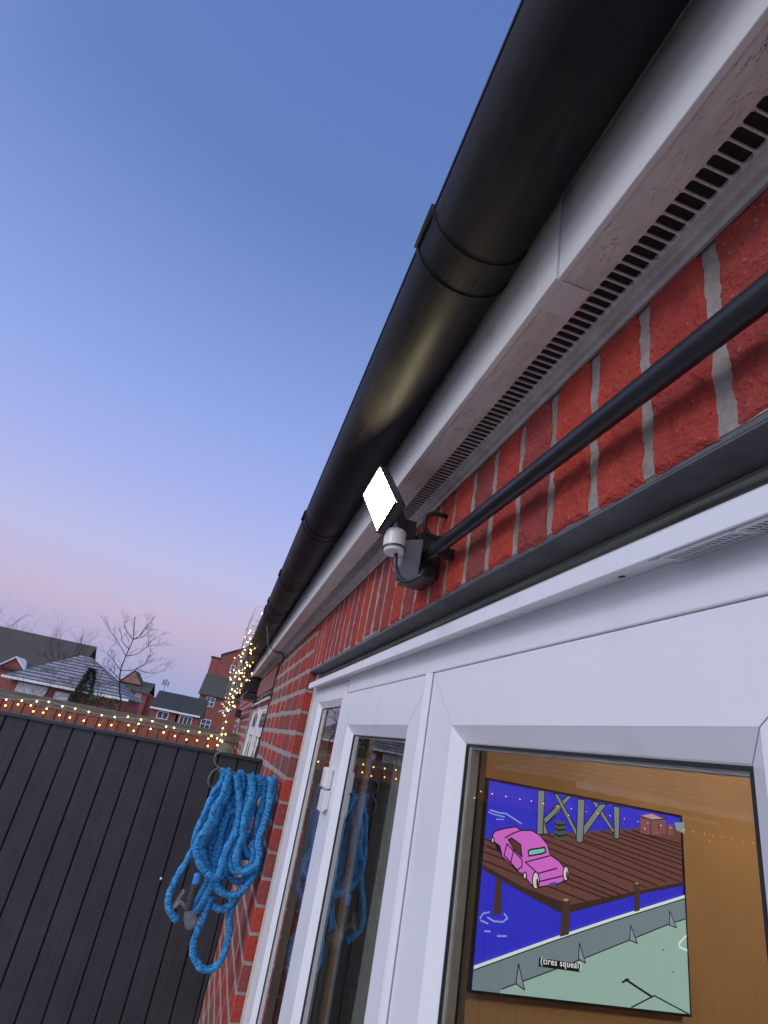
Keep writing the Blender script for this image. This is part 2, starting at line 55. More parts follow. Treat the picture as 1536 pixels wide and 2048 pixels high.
# ---------------------------------------------------------------- materials
MATS = {}
class MT:
    """small node helper for a Principled material"""
    def __init__(s, name, col, rough=.6, metal=0, spec=.5, emit=None, es=0):
        m = bpy.data.materials.new(name); m.use_nodes = True; s.m = m; s.t = m.node_tree
        s.b = s.t.nodes['Principled BSDF']; s.b.inputs['Base Color'].default_value = (*col[:3], 1)
        s.b.inputs['Roughness'].default_value = rough; s.b.inputs['Metallic'].default_value = metal
        s.b.inputs['Specular IOR Level'].default_value = spec
        if emit: s.b.inputs['Emission Color'].default_value = (*emit[:3], 1); s.b.inputs['Emission Strength'].default_value = es
        MATS[name] = m
    def n(s, t, **k):
        n = s.t.nodes.new(t)
        for a, b in k.items(): setattr(n, a, b)
        return n
    def l(s, a, b): s.t.links.new(a, b)
    def coord(s, scale=(1, 1, 1)):
        c = s.n('ShaderNodeNewGeometry'); mp = s.n('ShaderNodeMapping'); s.l(c.outputs['Position'], mp.inputs[0]); mp.inputs['Scale'].default_value = scale
        return mp.outputs[0]
    def noise(s, scale, detail=4, rough=.6, vec=None, dist=0):
        n = s.n('ShaderNodeTexNoise'); n.inputs['Scale'].default_value = scale; n.inputs['Detail'].default_value = detail
        n.inputs['Roughness'].default_value = rough; n.inputs['Distortion'].default_value = dist
        s.l(vec if vec is not None else s.coord(), n.inputs['Vector']); return n.outputs['Fac']
    def ramp(s, fac, stops):
        r = s.n('ShaderNodeValToRGB'); s.l(fac, r.inputs[0]); e = r.color_ramp.elements
        e[0].position = stops[0][0]; e[0].color = (*stops[0][1][:3], 1); e[1].position = stops[-1][0]; e[1].color = (*stops[-1][1][:3], 1)
        for p, c in stops[1:-1]: q = e.new(p); q.color = (*c[:3], 1)
        return r.outputs[0]
    def mix(s, fac, a, b, mode='MIX'):
        x = s.n('ShaderNodeMix', data_type='RGBA', blend_type=mode)
        for v, i in ((fac, 0), (a, 6), (b, 7)):
            if isinstance(v, (int, float)): x.inputs[i].default_value = v
            elif isinstance(v, tuple): x.inputs[i].default_value = (*v[:3], 1)
            else: s.l(v, x.inputs[i])
        return x.outputs[2]
    def mapr(s, v, a, b, c=0, d=1):
        x = s.n('ShaderNodeMapRange'); s.l(v, x.inputs[0])
        for i, q in enumerate((a, b, c, d)): x.inputs[i + 1].default_value = q
        return x.outputs[0]
    def math(s, op, a, b=0.0):
        x = s.n('ShaderNodeMath', operation=op)
        for i, v in enumerate((a, b)):
            if isinstance(v, (int, float)): x.inputs[i].default_value = v
            else: s.l(v, x.inputs[i])
        return x.outputs[0]
    def base(s, c): s.l(c, s.b.inputs['Base Color']); return s
    def rough(s, c): s.l(c, s.b.inputs['Roughness']); return s
    def bump(s, h, strength=.3, dist=.002):
        x = s.n('ShaderNodeBump'); x.inputs['Strength'].default_value = strength; x.inputs['Distance'].default_value = dist
        s.l(h, x.inputs['Height']); s.l(x.outputs[0], s.b.inputs['Normal']); return s
def simple(name, col, rough=.6, var=.25, scale=8, bump=0, **k):
    m = MT(name, col, rough, **k)
    f = m.noise(scale, 5, .65)
    lo = tuple(c * (1 - var) for c in col); hi = tuple(min(1, c * (1 + var)) for c in col)
    m.base(m.ramp(f, [(.3, lo), (.7, hi)]))
    if bump: m.bump(m.noise(scale * 12, 3), bump, .001)
    return m.m

# brick: tone attribute per brick
m = MT('brick', (.4, .06, .045), .9, spec=.2)
at = m.n('ShaderNodeAttribute', attribute_name='tone')
c0 = m.ramp(at.outputs['Fac'], [(0, (.52, .066, .042)), (.4, (.45, .055, .042)), (.6, (.34, .058, .050)), (.8, (.24, .075, .068)), (.93, (.20, .10, .09)), (1, (.55, .09, .042))])
f1 = m.noise(26, 6, .7); f2 = m.noise(190, 3, .7); f3 = m.noise(7, 4, .6)
c1 = m.mix(m.mapr(f3, .35, .7, 0, .4), c0, (.28, .065, .055), 'MIX')
c1 = m.mix(m.mapr(f1, .50, .75, 0, .45), c1, (.66, .11, .06))
c1 = m.mix(m.mapr(f2, .60, .70, 0, .75), c1, (.10, .03, .028))  # dark specks paint the shade of pits into the colour
c1 = m.mix(m.mapr(m.noise(150, 2, .5), .66, .74, 0, .55), c1, (.55, .28, .2))
m.base(c1)
hh = m.math('ADD', m.math('MULTIPLY', f1, 1.2), m.math('ADD', m.math('MULTIPLY', f2, .45), m.math('MULTIPLY', m.noise(75, 4, .7), .8)))
m.bump(hh, 1.0, .006)
m = MT('mortar', (.45, .41, .38), .95, spec=.1)
m.base(m.ramp(m.noise(45, 6, .75), [(.3, (.25, .21, .19)), (.55, (.38, .335, .305)), (.75, (.47, .43, .40))])); m.bump(m.noise(160, 5, .75), .8, .003)
m = MT('upvc', (.80, .80, .82), .32, spec=.5); strk = m.mapr(m.noise(1, 6, .7, vec=m.coord((14, 14, 1.2))), .52, .78, 0, .22)
m.base(m.mix(strk, m.mix(m.mapr(m.noise(5, 6, .7), .45, .8, 0, .16), (.80, .80, .82), (.62, .60, .58)), (.48, .45, .40))); m.rough(m.mapr(m.noise(9, 4), .3, .7, .25, .42)); m.bump(m.noise(3, 2), .04, .004)
m = MT('upvc_old', (.74, .73, .71), .5)
vv = m.noise(11, 8, .8, dist=1.2); g = m.noise(3, 5, .6)
m.base(m.mix(m.mapr(vv, .56, .68, 0, .35), m.mix(m.mapr(g, .4, .7, 0, .2), (.74, .73, .71), (.55, .52, .48)), (.3, .26, .22)))
m = MT('soffit_board', (.76, .75, .68), .7)
w1 = m.noise(1, 5, .7, vec=m.coord((95, 16, 1)), dist=.6)
line = m.mapr(m.math('ABSOLUTE', m.math('SUBTRACT', w1, .5)), .0, .010, 1, 0)
crack = m.math('MULTIPLY', line, m.mapr(m.noise(17, 4, .6), .44, .54, 0, 1))
grime = m.mapr(m.noise(1, 6, .7, vec=m.coord((40, 9, 1))), .48, .72, 0, .55)
m.base(m.mix(crack, m.mix(grime, m.ramp(m.noise(34, 7, .75), [(.3, (.64, .62, .56)), (.7, (.80, .78, .72))]), (.42, .38, .32)), (.07, .05, .04))); m.bump(m.noise(120, 4), .2, .001)
simple('trim_grey', (.50, .48, .44), .6, .2, 30)
m = MT('gutter_black', (.022, .022, .026), .38, spec=.22)
gg = m.noise(7, 6, .7); dust = m.mapr(m.noise(1, 7, .75, vec=m.coord((30, 4, 30))), .50, .74, 0, .55)
m.base(m.mix(dust, m.mix(m.mapr(gg, .45, .72, 0, .7), (.009, .009, .012), (.028, .024, .020)), (.045, .042, .038))); m.rough(m.mapr(gg, .3, .7, .46, .66)); m.bump(m.noise(60, 3), .08, .001)
simple('black_plastic', (.018, .018, .022), .3, .3, 20)
simple('rubber_and_gap_shade', (.012, .012, .012), .6, .2, 20)  # seal rubber; also painted in as the shade inside vent slots and holes
simple('lintel_grey', (.12, .122, .128), .55, .3, 18, bump=.2)
m = MT('lintel_frame', (.14, .145, .13), .7)
m.base(m.ramp(m.noise(1, 7, .7, vec=m.coord((60, 3, 160))), [(.35, (.12, .12, .105)), (.55, (.26, .26, .23)), (.8, (.42, .42, .38))]))
simple('sealant', (.56, .51, .44), .7, .12, 25)
simple('spacer_metal', (.55, .57, .55), .45, .15, 40)
simple('inner_frame', (.42, .43, .42), .4, .15, 12)
# glass: mirror reflection by Fresnel over a clear pane
m = MT('glass', (1, 1, 1)); t = m.t; t.nodes.remove(m.b)
fr = m.n('ShaderNodeFresnel'); fr.inputs['IOR'].default_value = 1.52
r2 = m.math('SUBTRACT', 1.0, m.math('POWER', m.math('SUBTRACT', 1.0, fr.outputs[0]), 1.15))
gl = m.n('ShaderNodeBsdfGlossy'); gl.inputs['Roughness'].default_value = 0.004; gl.inputs['Color'].default_value = (1, 1, 1, 1)
tr = m.n('ShaderNodeBsdfTransparent'); tr.inputs['Color'].default_value = (.86, .88, .87, 1)
ms = m.n('ShaderNodeMixShader'); m.l(r2, ms.inputs[0]); m.l(tr.outputs[0], ms.inputs[1]); m.l(gl.outputs[0], ms.inputs[2])
m.l(ms.outputs[0], t.nodes['Material Output'].inputs[0])
# interior
simple('ochre_paint', (.60, .38, .19), .8, .08, 3)
simple('interior_white', (.6, .56, .5), .8, .05, 3)
simple('carpet', (.2, .17, .14), .95, .2, 60)
simple('curtain_grey', (.30, .305, .285), .9, .25, 60, bump=.3)
# gate and fences
m = MT('charcoal_paint', (.045, .046, .050), .62)
gw = m.noise(1, 6, .7, vec=m.coord((60, 60, 3)))
m.base(m.mix(m.mapr(m.noise(5, 5, .7), .4, .75, 0, .5), m.ramp(gw, [(.3, (.020, .020, .024)), (.7, (.038, .038, .044))]), (.062, .060, .064))); m.bump(gw, .35, .002)
m = MT('red_boards', (.30, .1, .065), .85)
gw = m.noise(1, 6, .7, vec=m.coord((40, 40, 3)))
at = m.n('ShaderNodeAttribute', attribute_name='tone')
m.base(m.mix(at.outputs['Fac'], m.ramp(gw, [(.3, (.17, .050, .035)), (.7, (.30, .095, .062))]), (.20, .085, .06))); m.bump(gw, .4, .003)
m = MT('weathered_wood', (.2, .19, .16), .9)
gw = m.noise(1, 8, .75, vec=m.coord((5, 30, 45)))
m.base(m.ramp(gw, [(.25, (.05, .045, .035)), (.5, (.15, .135, .11)), (.8, (.27, .25, .215))])); m.bump(gw, .5, .004)
# hose
m = MT('hose_fabric', (.03, .19, .47), .75, spec=.3)
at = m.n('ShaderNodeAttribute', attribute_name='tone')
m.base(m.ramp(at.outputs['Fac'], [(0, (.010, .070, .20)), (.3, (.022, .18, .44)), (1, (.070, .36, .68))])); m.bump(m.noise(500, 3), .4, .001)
simple('blue_plastic', (.05, .24, .75), .35, .08, 20)
simple('dark_ribbed', (.05, .048, .045), .4, .3, 60)
m = MT('clear_plastic', (.6, .62, .65), .12); t = m.t
tr = m.n('ShaderNodeBsdfTransparent'); ms = m.n('ShaderNodeMixShader'); ms.inputs[0].default_value = .13
m.l(tr.outputs[0], ms.inputs[1]); m.l(m.b.outputs[0], ms.inputs[2]); m.l(ms.outputs[0], t.nodes['Material Output'].inputs[0])
simple('galvanised', (.16, .16, .14), .5, .2, 40)
simple('white_plastic', (.76, .75, .72), .35, .06, 20)
simple('pir_dome', (.74, .70, .66), .3, .05, 20)
simple('lamp_housing', (.035, .035, .037), .4, .2, 20)
def glow(name, col, s):
    m = MT(name, (0, 0, 0), .5, emit=col, es=s); return m.m
glow('led', (1.0, .84, .54), 120)
glow('fairy', (1.0, .46, .11), 12)
glow('fairy_gutter', (1.0, .56, .16), 9)
glow('room_globe', (1.0, .80, .58), 80)
simple('wire_clear', (.5, .42, .38), .4, .1, 20)
simple('white_cable', (.6, .52, .50), .5, .1, 20)
simple('house_brick', (.27, .082, .062), .9, .2, 3)  # dull, dark tone: distance haze put into the wall colour
simple('house_brick_pale', (.36, .18, .12), .9, .15, 3)
simple('render_white', (.6, .6, .6), .8, .12, 3)
simple('upvc_far', (.8, .8, .8), .4, .03, 3)
simple('pane_far', (.06, .07, .09), .12, .3, 1)
def tile(name, a, b, pitch=.33, frost=None):
    m = MT(name, a, .85); co = m.n('ShaderNodeNewGeometry'); sp = m.n('ShaderNodeSeparateXYZ'); m.l(co.outputs['Position'], sp.inputs[0])
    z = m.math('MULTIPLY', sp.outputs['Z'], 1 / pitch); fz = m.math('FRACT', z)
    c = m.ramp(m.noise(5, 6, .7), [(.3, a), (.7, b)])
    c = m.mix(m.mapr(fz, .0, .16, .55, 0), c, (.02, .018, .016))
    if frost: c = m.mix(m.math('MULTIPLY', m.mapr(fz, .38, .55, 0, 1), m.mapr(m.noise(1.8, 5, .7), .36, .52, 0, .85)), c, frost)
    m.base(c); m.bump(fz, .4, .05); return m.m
tile('tile_brown', (.060, .050, .043), (.105, .088, .076), .2)
tile('tile_dark', (.030, .032, .033), (.062, .062, .060), .2)
tile('tile_moss', (.055, .058, .045), (.10, .10, .082), .2)
tile('tile_frost', (.075, .070, .075), (.13, .12, .125), .125, (.36, .37, .42))
tile('tile_frost_pale', (.11, .10, .10), (.2, .18, .18), .125, (.62, .62, .66))
simple('bark', (.035, .026, .025), .95, .3, 10)
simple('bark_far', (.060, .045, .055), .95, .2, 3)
simple('conifer_green', (.030, .045, .022), .9, .4, 6)
simple('hedge_green', (.11, .105, .045), .9, .4, 9)
simple('patio', (.33, .32, .30), .9, .25, 2)
simple('moss_stone', (.17, .17, .11), .9, .3, 40)
simple('brown_board', (.25, .105, .085), .8, .25, 8)
simple('grey_metal', (.25, .25, .27), .5, .1, 10)
# ---------------------------------------------------------------- mesh helpers
def tag(o, label=None, cat=None, group=None, kind=None):
    if label: o['label'] = label
    if cat: o['category'] = cat
    if group: o['group'] = group
    if kind: o['kind'] = kind
    return o
def empty(name, loc=(0, 0, 0), parent=None):
    o = bpy.data.objects.new(name, None); C.objects.link(o); o.location = loc; o.empty_display_size = .1
    if parent: o.parent = parent; o.location = Vector(loc) - Vector(parent_loc(parent))
    return o
def parent_loc(p):
    v = Vector(p.location)
    while p.parent: p = p.parent; v += Vector(p.location)
    return v
class MB:
    def __init__(s): s.v = []; s.f = []; s.mi = []; s.mats = []; s.tone = []; s.t = 0.0; s.cur = 0
    def mat(s, name):
        if name not in s.mats: s.mats.append(name)
        s.cur = s.mats.index(name); return s
    def add(s, vs, fs, tones=None):
        b = len(s.v); s.v += [tuple(v) for v in vs]; s.f += [tuple(i + b for i in f) for f in fs]; s.mi += [s.cur] * len(fs)
        s.tone += tones if tones else [s.t] * len(vs); return s
    def box(s, x0, x1, y0, y1, z0, z1, M=None):
        vs = [Vector((x, y, z)) for x in (x0, x1) for y in (y0, y1) for z in (z0, z1)]
        if M is not None: vs = [M @ v for v in vs]
        return s.add(vs, [(0, 1, 3, 2), (4, 6, 7, 5), (0, 4, 5, 1), (2, 3, 7, 6), (0, 2, 6, 4), (1, 5, 7, 3)])
    def prism(s, prof, axis, a0, a1, M=None):
        """prof: list of 2D points, extruded along axis from a0 to a1"""
        def P(p, a):
            v = {'y': (p[0], a, p[1]), 'x': (a, p[0], p[1]), 'z': (p[0], p[1], a)}[axis]
            v = Vector(v); return M @ v if M is not None else v
        n = len(prof); vs = [P(p, a0) for p in prof] + [P(p, a1) for p in prof]
        fs = [(i, (i + 1) % n, n + (i + 1) % n, n + i) for i in range(n)] + [tuple(range(n))[::-1], tuple(range(n, 2 * n))]
        return s.add(vs, fs)
    def tube(s, pts, r, n=8, caps=True):
        pts = [Vector(p) for p in pts]; rs = r if isinstance(r, (list, tuple)) else [r] * len(pts)
        vs = []; fs = []; up = None
        for i, p in enumerate(pts):
            d = (pts[min(i + 1, len(pts) - 1)] - pts[max(i - 1, 0)]).normalized()
            if up is None: up = d.orthogonal().normalized()
            up = (up - d * up.dot(d)); up = up.normalized() if up.length > 1e-6 else d.orthogonal().normalized()
            w = d.cross(up)
            for k in range(n):
                a = 2 * math.pi * k / n; vs.append(p + (up * math.cos(a) + w * math.sin(a)) * rs[i])
        for i in range(len(pts) - 1):
            for k in range(n): fs.append((i * n + k, i * n + (k + 1) % n, (i + 1) * n + (k + 1) % n, (i + 1) * n + k))
        if caps: fs += [tuple(range(n))[::-1], tuple((len(pts) - 1) * n + k for k in range(n))]
        return s.add(vs, fs)
    def ball(s, c, r, n=8, m=6, sc=(1, 1, 1)):
        vs = [Vector(c) + Vector((0, 0, r * sc[2]))]; fs = []
        for j in range(1, m):
            t = math.pi * j / m
            for k in range(n): a = 2 * math.pi * k / n; vs.append(Vector(c) + Vector((r * math.sin(t) * math.cos(a) * sc[0], r * math.sin(t) * math.sin(a) * sc[1], r * math.cos(t) * sc[2])))
        vs.append(Vector(c) - Vector((0, 0, r * sc[2])))
        for k in range(n): fs.append((0, 1 + k, 1 + (k + 1) % n))
        for j in range(m - 2):
            for k in range(n): fs.append((1 + j * n + k, 1 + (j + 1) * n + k, 1 + (j + 1) * n + (k + 1) % n, 1 + j * n + (k + 1) % n))
        b = 1 + (m - 2) * n
        for k in range(n): fs.append((b + k, len(vs) - 1, b + (k + 1) % n))
        return s.add(vs, fs)
    def build(s, name, mat=None, parent=None, smooth=False, bevel=0, origin=None):
        if mat and not s.mats: s.mats = [mat]
        me = bpy.data.meshes.new(name)
        pl = parent_loc(parent) if parent else Vector(origin or (0, 0, 0))
        me.from_pydata([tuple(Vector(v) - pl) for v in s.v], [], s.f)
        for q in s.mats: me.materials.append(MATS[q])
        me.polygons.foreach_set('material_index', s.mi)
        if any(s.tone): a = me.attributes.new('tone', 'FLOAT', 'POINT'); a.data.foreach_set('value', s.tone)
        bm = bmesh.new(); bm.from_mesh(me); bmesh.ops.recalc_face_normals(bm, faces=bm.faces); bm.to_mesh(me); bm.free()
        if smooth: me.polygons.foreach_set('use_smooth', [True] * len(me.polygons))
        me.update(); o = bpy.data.objects.new(name, me); C.objects.link(o)
        if parent: o.parent = parent
        else: o.location = pl
        if bevel:
            b = o.modifiers.new('bevel', 'BEVEL'); b.width = bevel; b.segments = 2; b.limit_method = 'ANGLE'; b.angle_limit = R(40)
        return o
def catmull(P, step):
    P = [Vector(p) for p in P]; out = []
    for i in range(len(P) - 1):
        a = P[max(i - 1, 0)]; b = P[i]; c = P[i + 1]; d = P[min(i + 2, len(P) - 1)]
        k = max(1, int((c - b).length / step))
        for j in range(k):
            t = j / k
            out.append(.5 * ((2 * b) + (c - a) * t + (2 * a - 5 * b + 4 * c - d) * t * t + (3 * b - a - 3 * c + d) * t ** 3))
    out.append(P[-1]); return out
GZ = -1.86       # ground level; the camera is held up at 1.86 m
XW = .28         # outer face of the brickwork
XF = .316        # face of the white frames
# ---------------------------------------------------------------- ground
g = MB(); g.box(-300, 300, -200, 600, GZ - .2, GZ); tag(g.build('ground', 'patio'), kind='structure')
# ================================================================ HOUSE
house = empty('brick_house', (.3, 2.1, GZ))
tag(house, 'long red brick bungalow with white fascia, black gutter and white patio doors', 'house')
wall = MB()
def brick(y0, y1, z0, z1, nu, nv, back, wob=.0012, rr=.004, rough=.0006):
    """one brick, face towards -X; boundary wobbles and face is uneven"""
    U = y1 - y0; V = z1 - z0; sd = random.random() * 100; off = random.uniform(-.0012, .0008); sold = z0 > .24 and y1 < 2.12; tone = random.random() * .72 if sold else .25 + .72 * random.random(); off = off if sold else random.uniform(-.0012, -.0003)
    vs = []; fs = []
    for j in range(nv + 1):
        for i in range(nu + 1):
            def w(t, n):   # denser near the rims
                x = t / n; return x + .0
            u = U * i / nu; v = V * j / nv
            du = min(u, U - u); dv = min(v, V - v)
            if i == 0 or i == nu or j == 0 or j == nv: pass
            wu = wob * noise.noise(Vector((sd, v * 45, i > nu / 2))) * 1.6; wv = wob * noise.noise(Vector((u * 45, sd + 9, j > nv / 2))) * 1.6
            y = y0 + u + (wu if du < rr * 2 else wu * .3); z = z0 + v + (wv if dv < rr * 2 else wv * .3)
            dx = 0
            for d in (du, dv):
                if d < rr: dx += rr - math.sqrt(max(0, rr * rr - (rr - d) ** 2))
            n_ = noise.noise(Vector((sd + u * 60, v * 60, 3))) * rough + noise.noise(Vector((u * 220, sd + v * 220, 8))) * rough * .5
            vs.append((XW + off + min(dx, rr) - n_, y, z))
    for j in range(nv):
        for i in range(nu): fs.append((j * (nu + 1) + i, j * (nu + 1) + i + 1, (j + 1) * (nu + 1) + i + 1, (j + 1) * (nu + 1) + i))
    rim = [i for i in range(nu + 1)] + [j * (nu + 1) + nu for j in range(1, nv + 1)] + [nv * (nu + 1) + i for i in range(nu - 1, -1, -1)] + [j * (nu + 1) for j in range(nv - 1, 0, -1)]
    b = len(vs)
    for k in rim: vs.append((XW + back, vs[k][1], vs[k][2]))
    m_ = len(rim)
    for k in range(m_): fs.append((rim[k], rim[(k + 1) % m_], b + (k + 1) % m_, b + k))
    fs.append(tuple(b + k for k in range(m_)))
    wall.add(vs, fs, [tone] * len(vs))
wall.mat('brick')
# soldier course over the opening
k = 0; y = .2535 - .0746 * 30
while y < 2.06:
    near = -.1 < y < 1.1
    ye = y + .0746 - .0125
    if y + .0746 > 2.05: ye = 2.114
    brick(y, ye, .2428 + random.uniform(-.0020, .0016), .46, 16 if near else 6, 50 if near else 16, .03, wob=.0018, rr=.0035, rough=.0022)
    y += .0746
# stretcher courses beyond the opening
zs = [-.204 + .0751 * i for i in range(-22, 9)]
for ci, zc in enumerate(zs):
    z0 = zc + .005; z1 = zc + .0751 - .005
    if z0 > .44: continue
    y = 2.115; first = True; half = ci % 2 == 0
    while y < 9.6:
        L = .1025 if (first and half) else .215
        if not (z1 < .215 and y + L > 3.70 and y < 5.42):
            hi = y < 2.6 and z0 > -1.1
            brick(y, y + L, z0, min(z1, .47), (14 if hi else 6), (6 if hi else 3), .11 if first else .02, wob=.0012, rr=.003)
        elif y < 3.70 and 3.69 - y > .03: brick(y, 3.69, z0, z1, 4, 3, .06)
        y += L + .010; first = False
# brickwork on the near side of the doors
for ci, zc in enumerate(zs):
    z0 = zc + .005; z1 = min(zc + .0701, .47)
    if z0 > .44 or z1 > .25: continue
    y = -.46 - (.1025 if ci % 2 else 0); 
    while y > -2.2: brick(y - .215, y, z0, z1, 4, 2, .06); y -= .225
for ci, zc in enumerate(zs):      # brick reveal seen through the side pane
    z0 = zc + .005; z1 = zc + .0701
    if z1 > .25: continue
    wall.t = random.random() * .99 + .01; wall.box(.3925, .4985, 2.1150, 2.17, z0, z1)
wall.mat('mortar'); wall.t = 0
XM = XW + .0024
wall.box(XW + .0013, .50, 2.1168, 3.69, GZ, .2445); wall.box(XW + .0013, .50, 5.42, 9.6, GZ, .2445)
wall.box(XM, .50, -2.4, 2.1140, .2447, .60); wall.box(XW + .0013, .50, 2.1142, 9.6, .2447, .60)
wall.box(XM, .50, -2.4, -.46, GZ, .2445)
wall.build('wall', parent=house)
# lintel and head of the opening
b = MB(); b.box(.283, .345, -.455, 2.112, .2395, .2443); b.box(.2835, .2870, -.455, 2.112, .2375, .2395)
b.build('lintel', 'lintel_grey', house)
b = MB(); b.box(.328, .36, -.45, 2.112, .2002, .2390); b.box(.323, .3278, -.45, 2.112, .226, .232); b.box(.324, .3278, -.45, 2.112, .210, .215)
b.build('lintel_soffit', 'lintel_frame', house)
# fascia boards, soffit, vent strip, bead
b = MB(); b.box(.1930, .200, -2.4, .3305, .4378, .62); b.build('fascia', 'upvc_old', house, bevel=.0012)
b = MB(); b.box(.1917, .200, .3712, 9.0, .4395, .62); b.build('fascia', 'upvc_old', house, bevel=.0012)
b = MB(); b.box(.1909, .200, .3315, .3702, .4382, .62); b.box(.2002, .2300, .3315, .3702, .4384, .4392); b.build('fascia_joint', 'upvc_old', house, bevel=.0006)
b = MB(); b.box(.2002, .2320, -2.4, .3308, .4395, .4480); b.box(.2002, .2320, .3309, 9.0, .4400, .4480)
b.box(.2602, .2790, -2.4, 9.0, .4400, .4480); b.build('soffit', 'soffit_board', house)
b = MB(); b.mat('rubber_and_gap_shade'); b.box(.2322, .2600, -2.4, 9.0, .4475, .4495); b.mat('soffit_board')  # dark sheet paints the shade behind the vent slots
p = .01045; y = -1.2; L0 = .2321; L1 = .2601; rs = .00455
while y < 9.0:
    pr = []
    for q in range(7):
        t = q / 6 * rs; hw = p / 2 - math.sqrt(max(0, rs * rs - (rs - t) ** 2)); pr.append((L0 + t, hw))
    if y < 3: prof = [(a, y + h) for a, h in pr] + [(L1 - (a - L0), y + h) for a, h in pr[::-1]] + [(L1 - (a - L0), y - h) for a, h in pr] + [(a, y - h) for a, h in pr[::-1]]
    else: prof = [(L0, y + .0018), (L1, y + .0018), (L1, y - .0018), (L0, y - .0018)]
    b.prism(prof, 'z', .4416, .4440); y += p
b.build('soffit_vent', parent=house)
b = MB(); b.prism([(.2615, .4392), (.2795, .4392), (.2795, .4300), (.2755, .4290), (.2735, .4340), (.2680, .4350), (.2655, .4375)], 'y', -2.4, 9.0); b.build('soffit_moulding', 'trim_grey', house)
# gutter
GCX, GCZ, GR = .1320, .5600, .0575
def half_round(r0, r1, a0=180, a1=360, n=22):
    o = [(GCX + r1 * math.cos(R(a0 + (a1 - a0) * i / n)), GCZ + r1 * math.sin(R(a0 + (a1 - a0) * i / n))) for i in range(n + 1)]
    return o + [(GCX + r0 * math.cos(R(a0 + (a1 - a0) * i / n)), GCZ + r0 * math.sin(R(a0 + (a1 - a0) * i / n))) for i in range(n, -1, -1)]
b = MB(); b.prism(half_round(GR - .0025, GR), 'y', -2.4, 8.6)
b.prism([(GCX - GR - .0010, GCZ - .004), (GCX - GR + .004, GCZ - .004), (GCX - GR + .004, GCZ + .004), (GCX - GR - .001, GCZ + .004)], 'y', -2.4, 8.6)
gut = b.build('gutter', 'gutter_black', house, smooth=False)
for f_ in gut.data.polygons: f_.use_smooth = abs(f_.normal.y) < .5
e_ = gut.modifiers.new('es', 'EDGE_SPLIT'); e_.split_angle = R(35)
gd = 0
for yy, ww in ((.395, .055), (1.36, .045), (1.98, .050), (2.48, .050), (2.66, .085), (4.05, .06), (5.5, .06), (7.0, .06), (-1.0, .06)):
    b = MB(); b.prism(half_round(GR + .0003, GR + .0016), 'y', yy, yy + ww); b.prism(half_round(GR + .0016, GR + .0032), 'y', yy + ww - .007, yy + ww)
    b.prism([(GCX - GR - .0065, GCZ - .012), (GCX - GR - .0005, GCZ - .012), (GCX - GR + .006, GCZ + .0075), (GCX - GR - .0045, GCZ + .0065)], 'y', yy + .004, yy + ww - .004)
    b.build('gutter_clip', 'gutter_black', gut)
# roof over the wall
rf = MB(); rf.prism([(.10, .585), (.16, .625), (4.5, 3.20), (4.5, 3.10), (.2005, .60), (.12, .575)], 'y', -2.6, 9.0); rf.prism([(4.5, 3.2), (8.9, .6), (8.9, .5), (4.5, 3.1)], 'y', -2.6, 9.0)
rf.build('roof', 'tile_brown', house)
# ---------------- patio doors
patio = empty('patio_door', (XF, 1.0, GZ), house)
tag(patio, 'white plastic patio doors with a fixed side pane')
def ring_frame(b, X0, X1, xb, y0, y1, z0, z1, w, bead=.021, xg=.332, gap=.0007, rnd=.0035):
    """mitred frame: outer rectangle y0..y1,z0..z1, stile widths w=(left(high y), right(low y), top, bottom); face X0, back xb, bead falling to xg"""
    wl, wr, wt, wb = w
    def rect(k, d): # k 0..1 of face width, d extra
        return (y0 + wr * k + d, y1 - wl * k - d, z0 + wb * k + d, z1 - wt * k - d)
    prof = [(0, 0, xb), (0, 0, X0 + rnd), (0, rnd * .3, X0 + rnd * .3), (0, rnd, X0), (1, -.001, X0), (1, 0, X0 + .0008), (1, bead * .9, xg - .0025), (1, bead, xg), (1, bead, xg + .0018), (1, -.04, xg + .024), (1, -.04, xb)]
    rings = []
    for k, d, x in prof:
        a, c_, e, f = rect(k, d); rings.append([(x, a, e), (x, c_, e), (x, c_, f), (x, a, f)])
    for sidx in range(4):
        vs = []
        for rg in rings:
            p, q = Vector(rg[sidx]), Vector(rg[(sidx + 1) % 4]); d = (q - p).normalized() * gap
            vs += [p + d, q - d]
        n = len(rings); fs = [(2 * i, 2 * i + 1, 2 * i + 3, 2 * i + 2) for i in range(n - 1)] + [(2 * n - 2, 2 * n - 1, 1, 0)]
        fs += [tuple(2 * i for i in range(n)), tuple(2 * i + 1 for i in range(n))]
        b.add(vs, fs)
    return rect(1, bead)
def gasket(y0, y1, z0, z1, xg, w=.0022, mat='rubber_and_gap_shade', t=.002, name='gasket', par=None):
    b = MB(); o = .0006
    b.box(xg, xg + t, y0 - o, y1 + o, z1 - w, z1 + o); b.box(xg, xg + t, y0 - o, y1 + o, z0 - o, z0 + w)
    b.box(xg, xg + t, y0 - o, y0 + w, z0 + w, z1 - w); b.box(xg, xg + t, y1 - w, y1 + o, z0 + w, z1 - w)
    return b.build(name, mat, par)
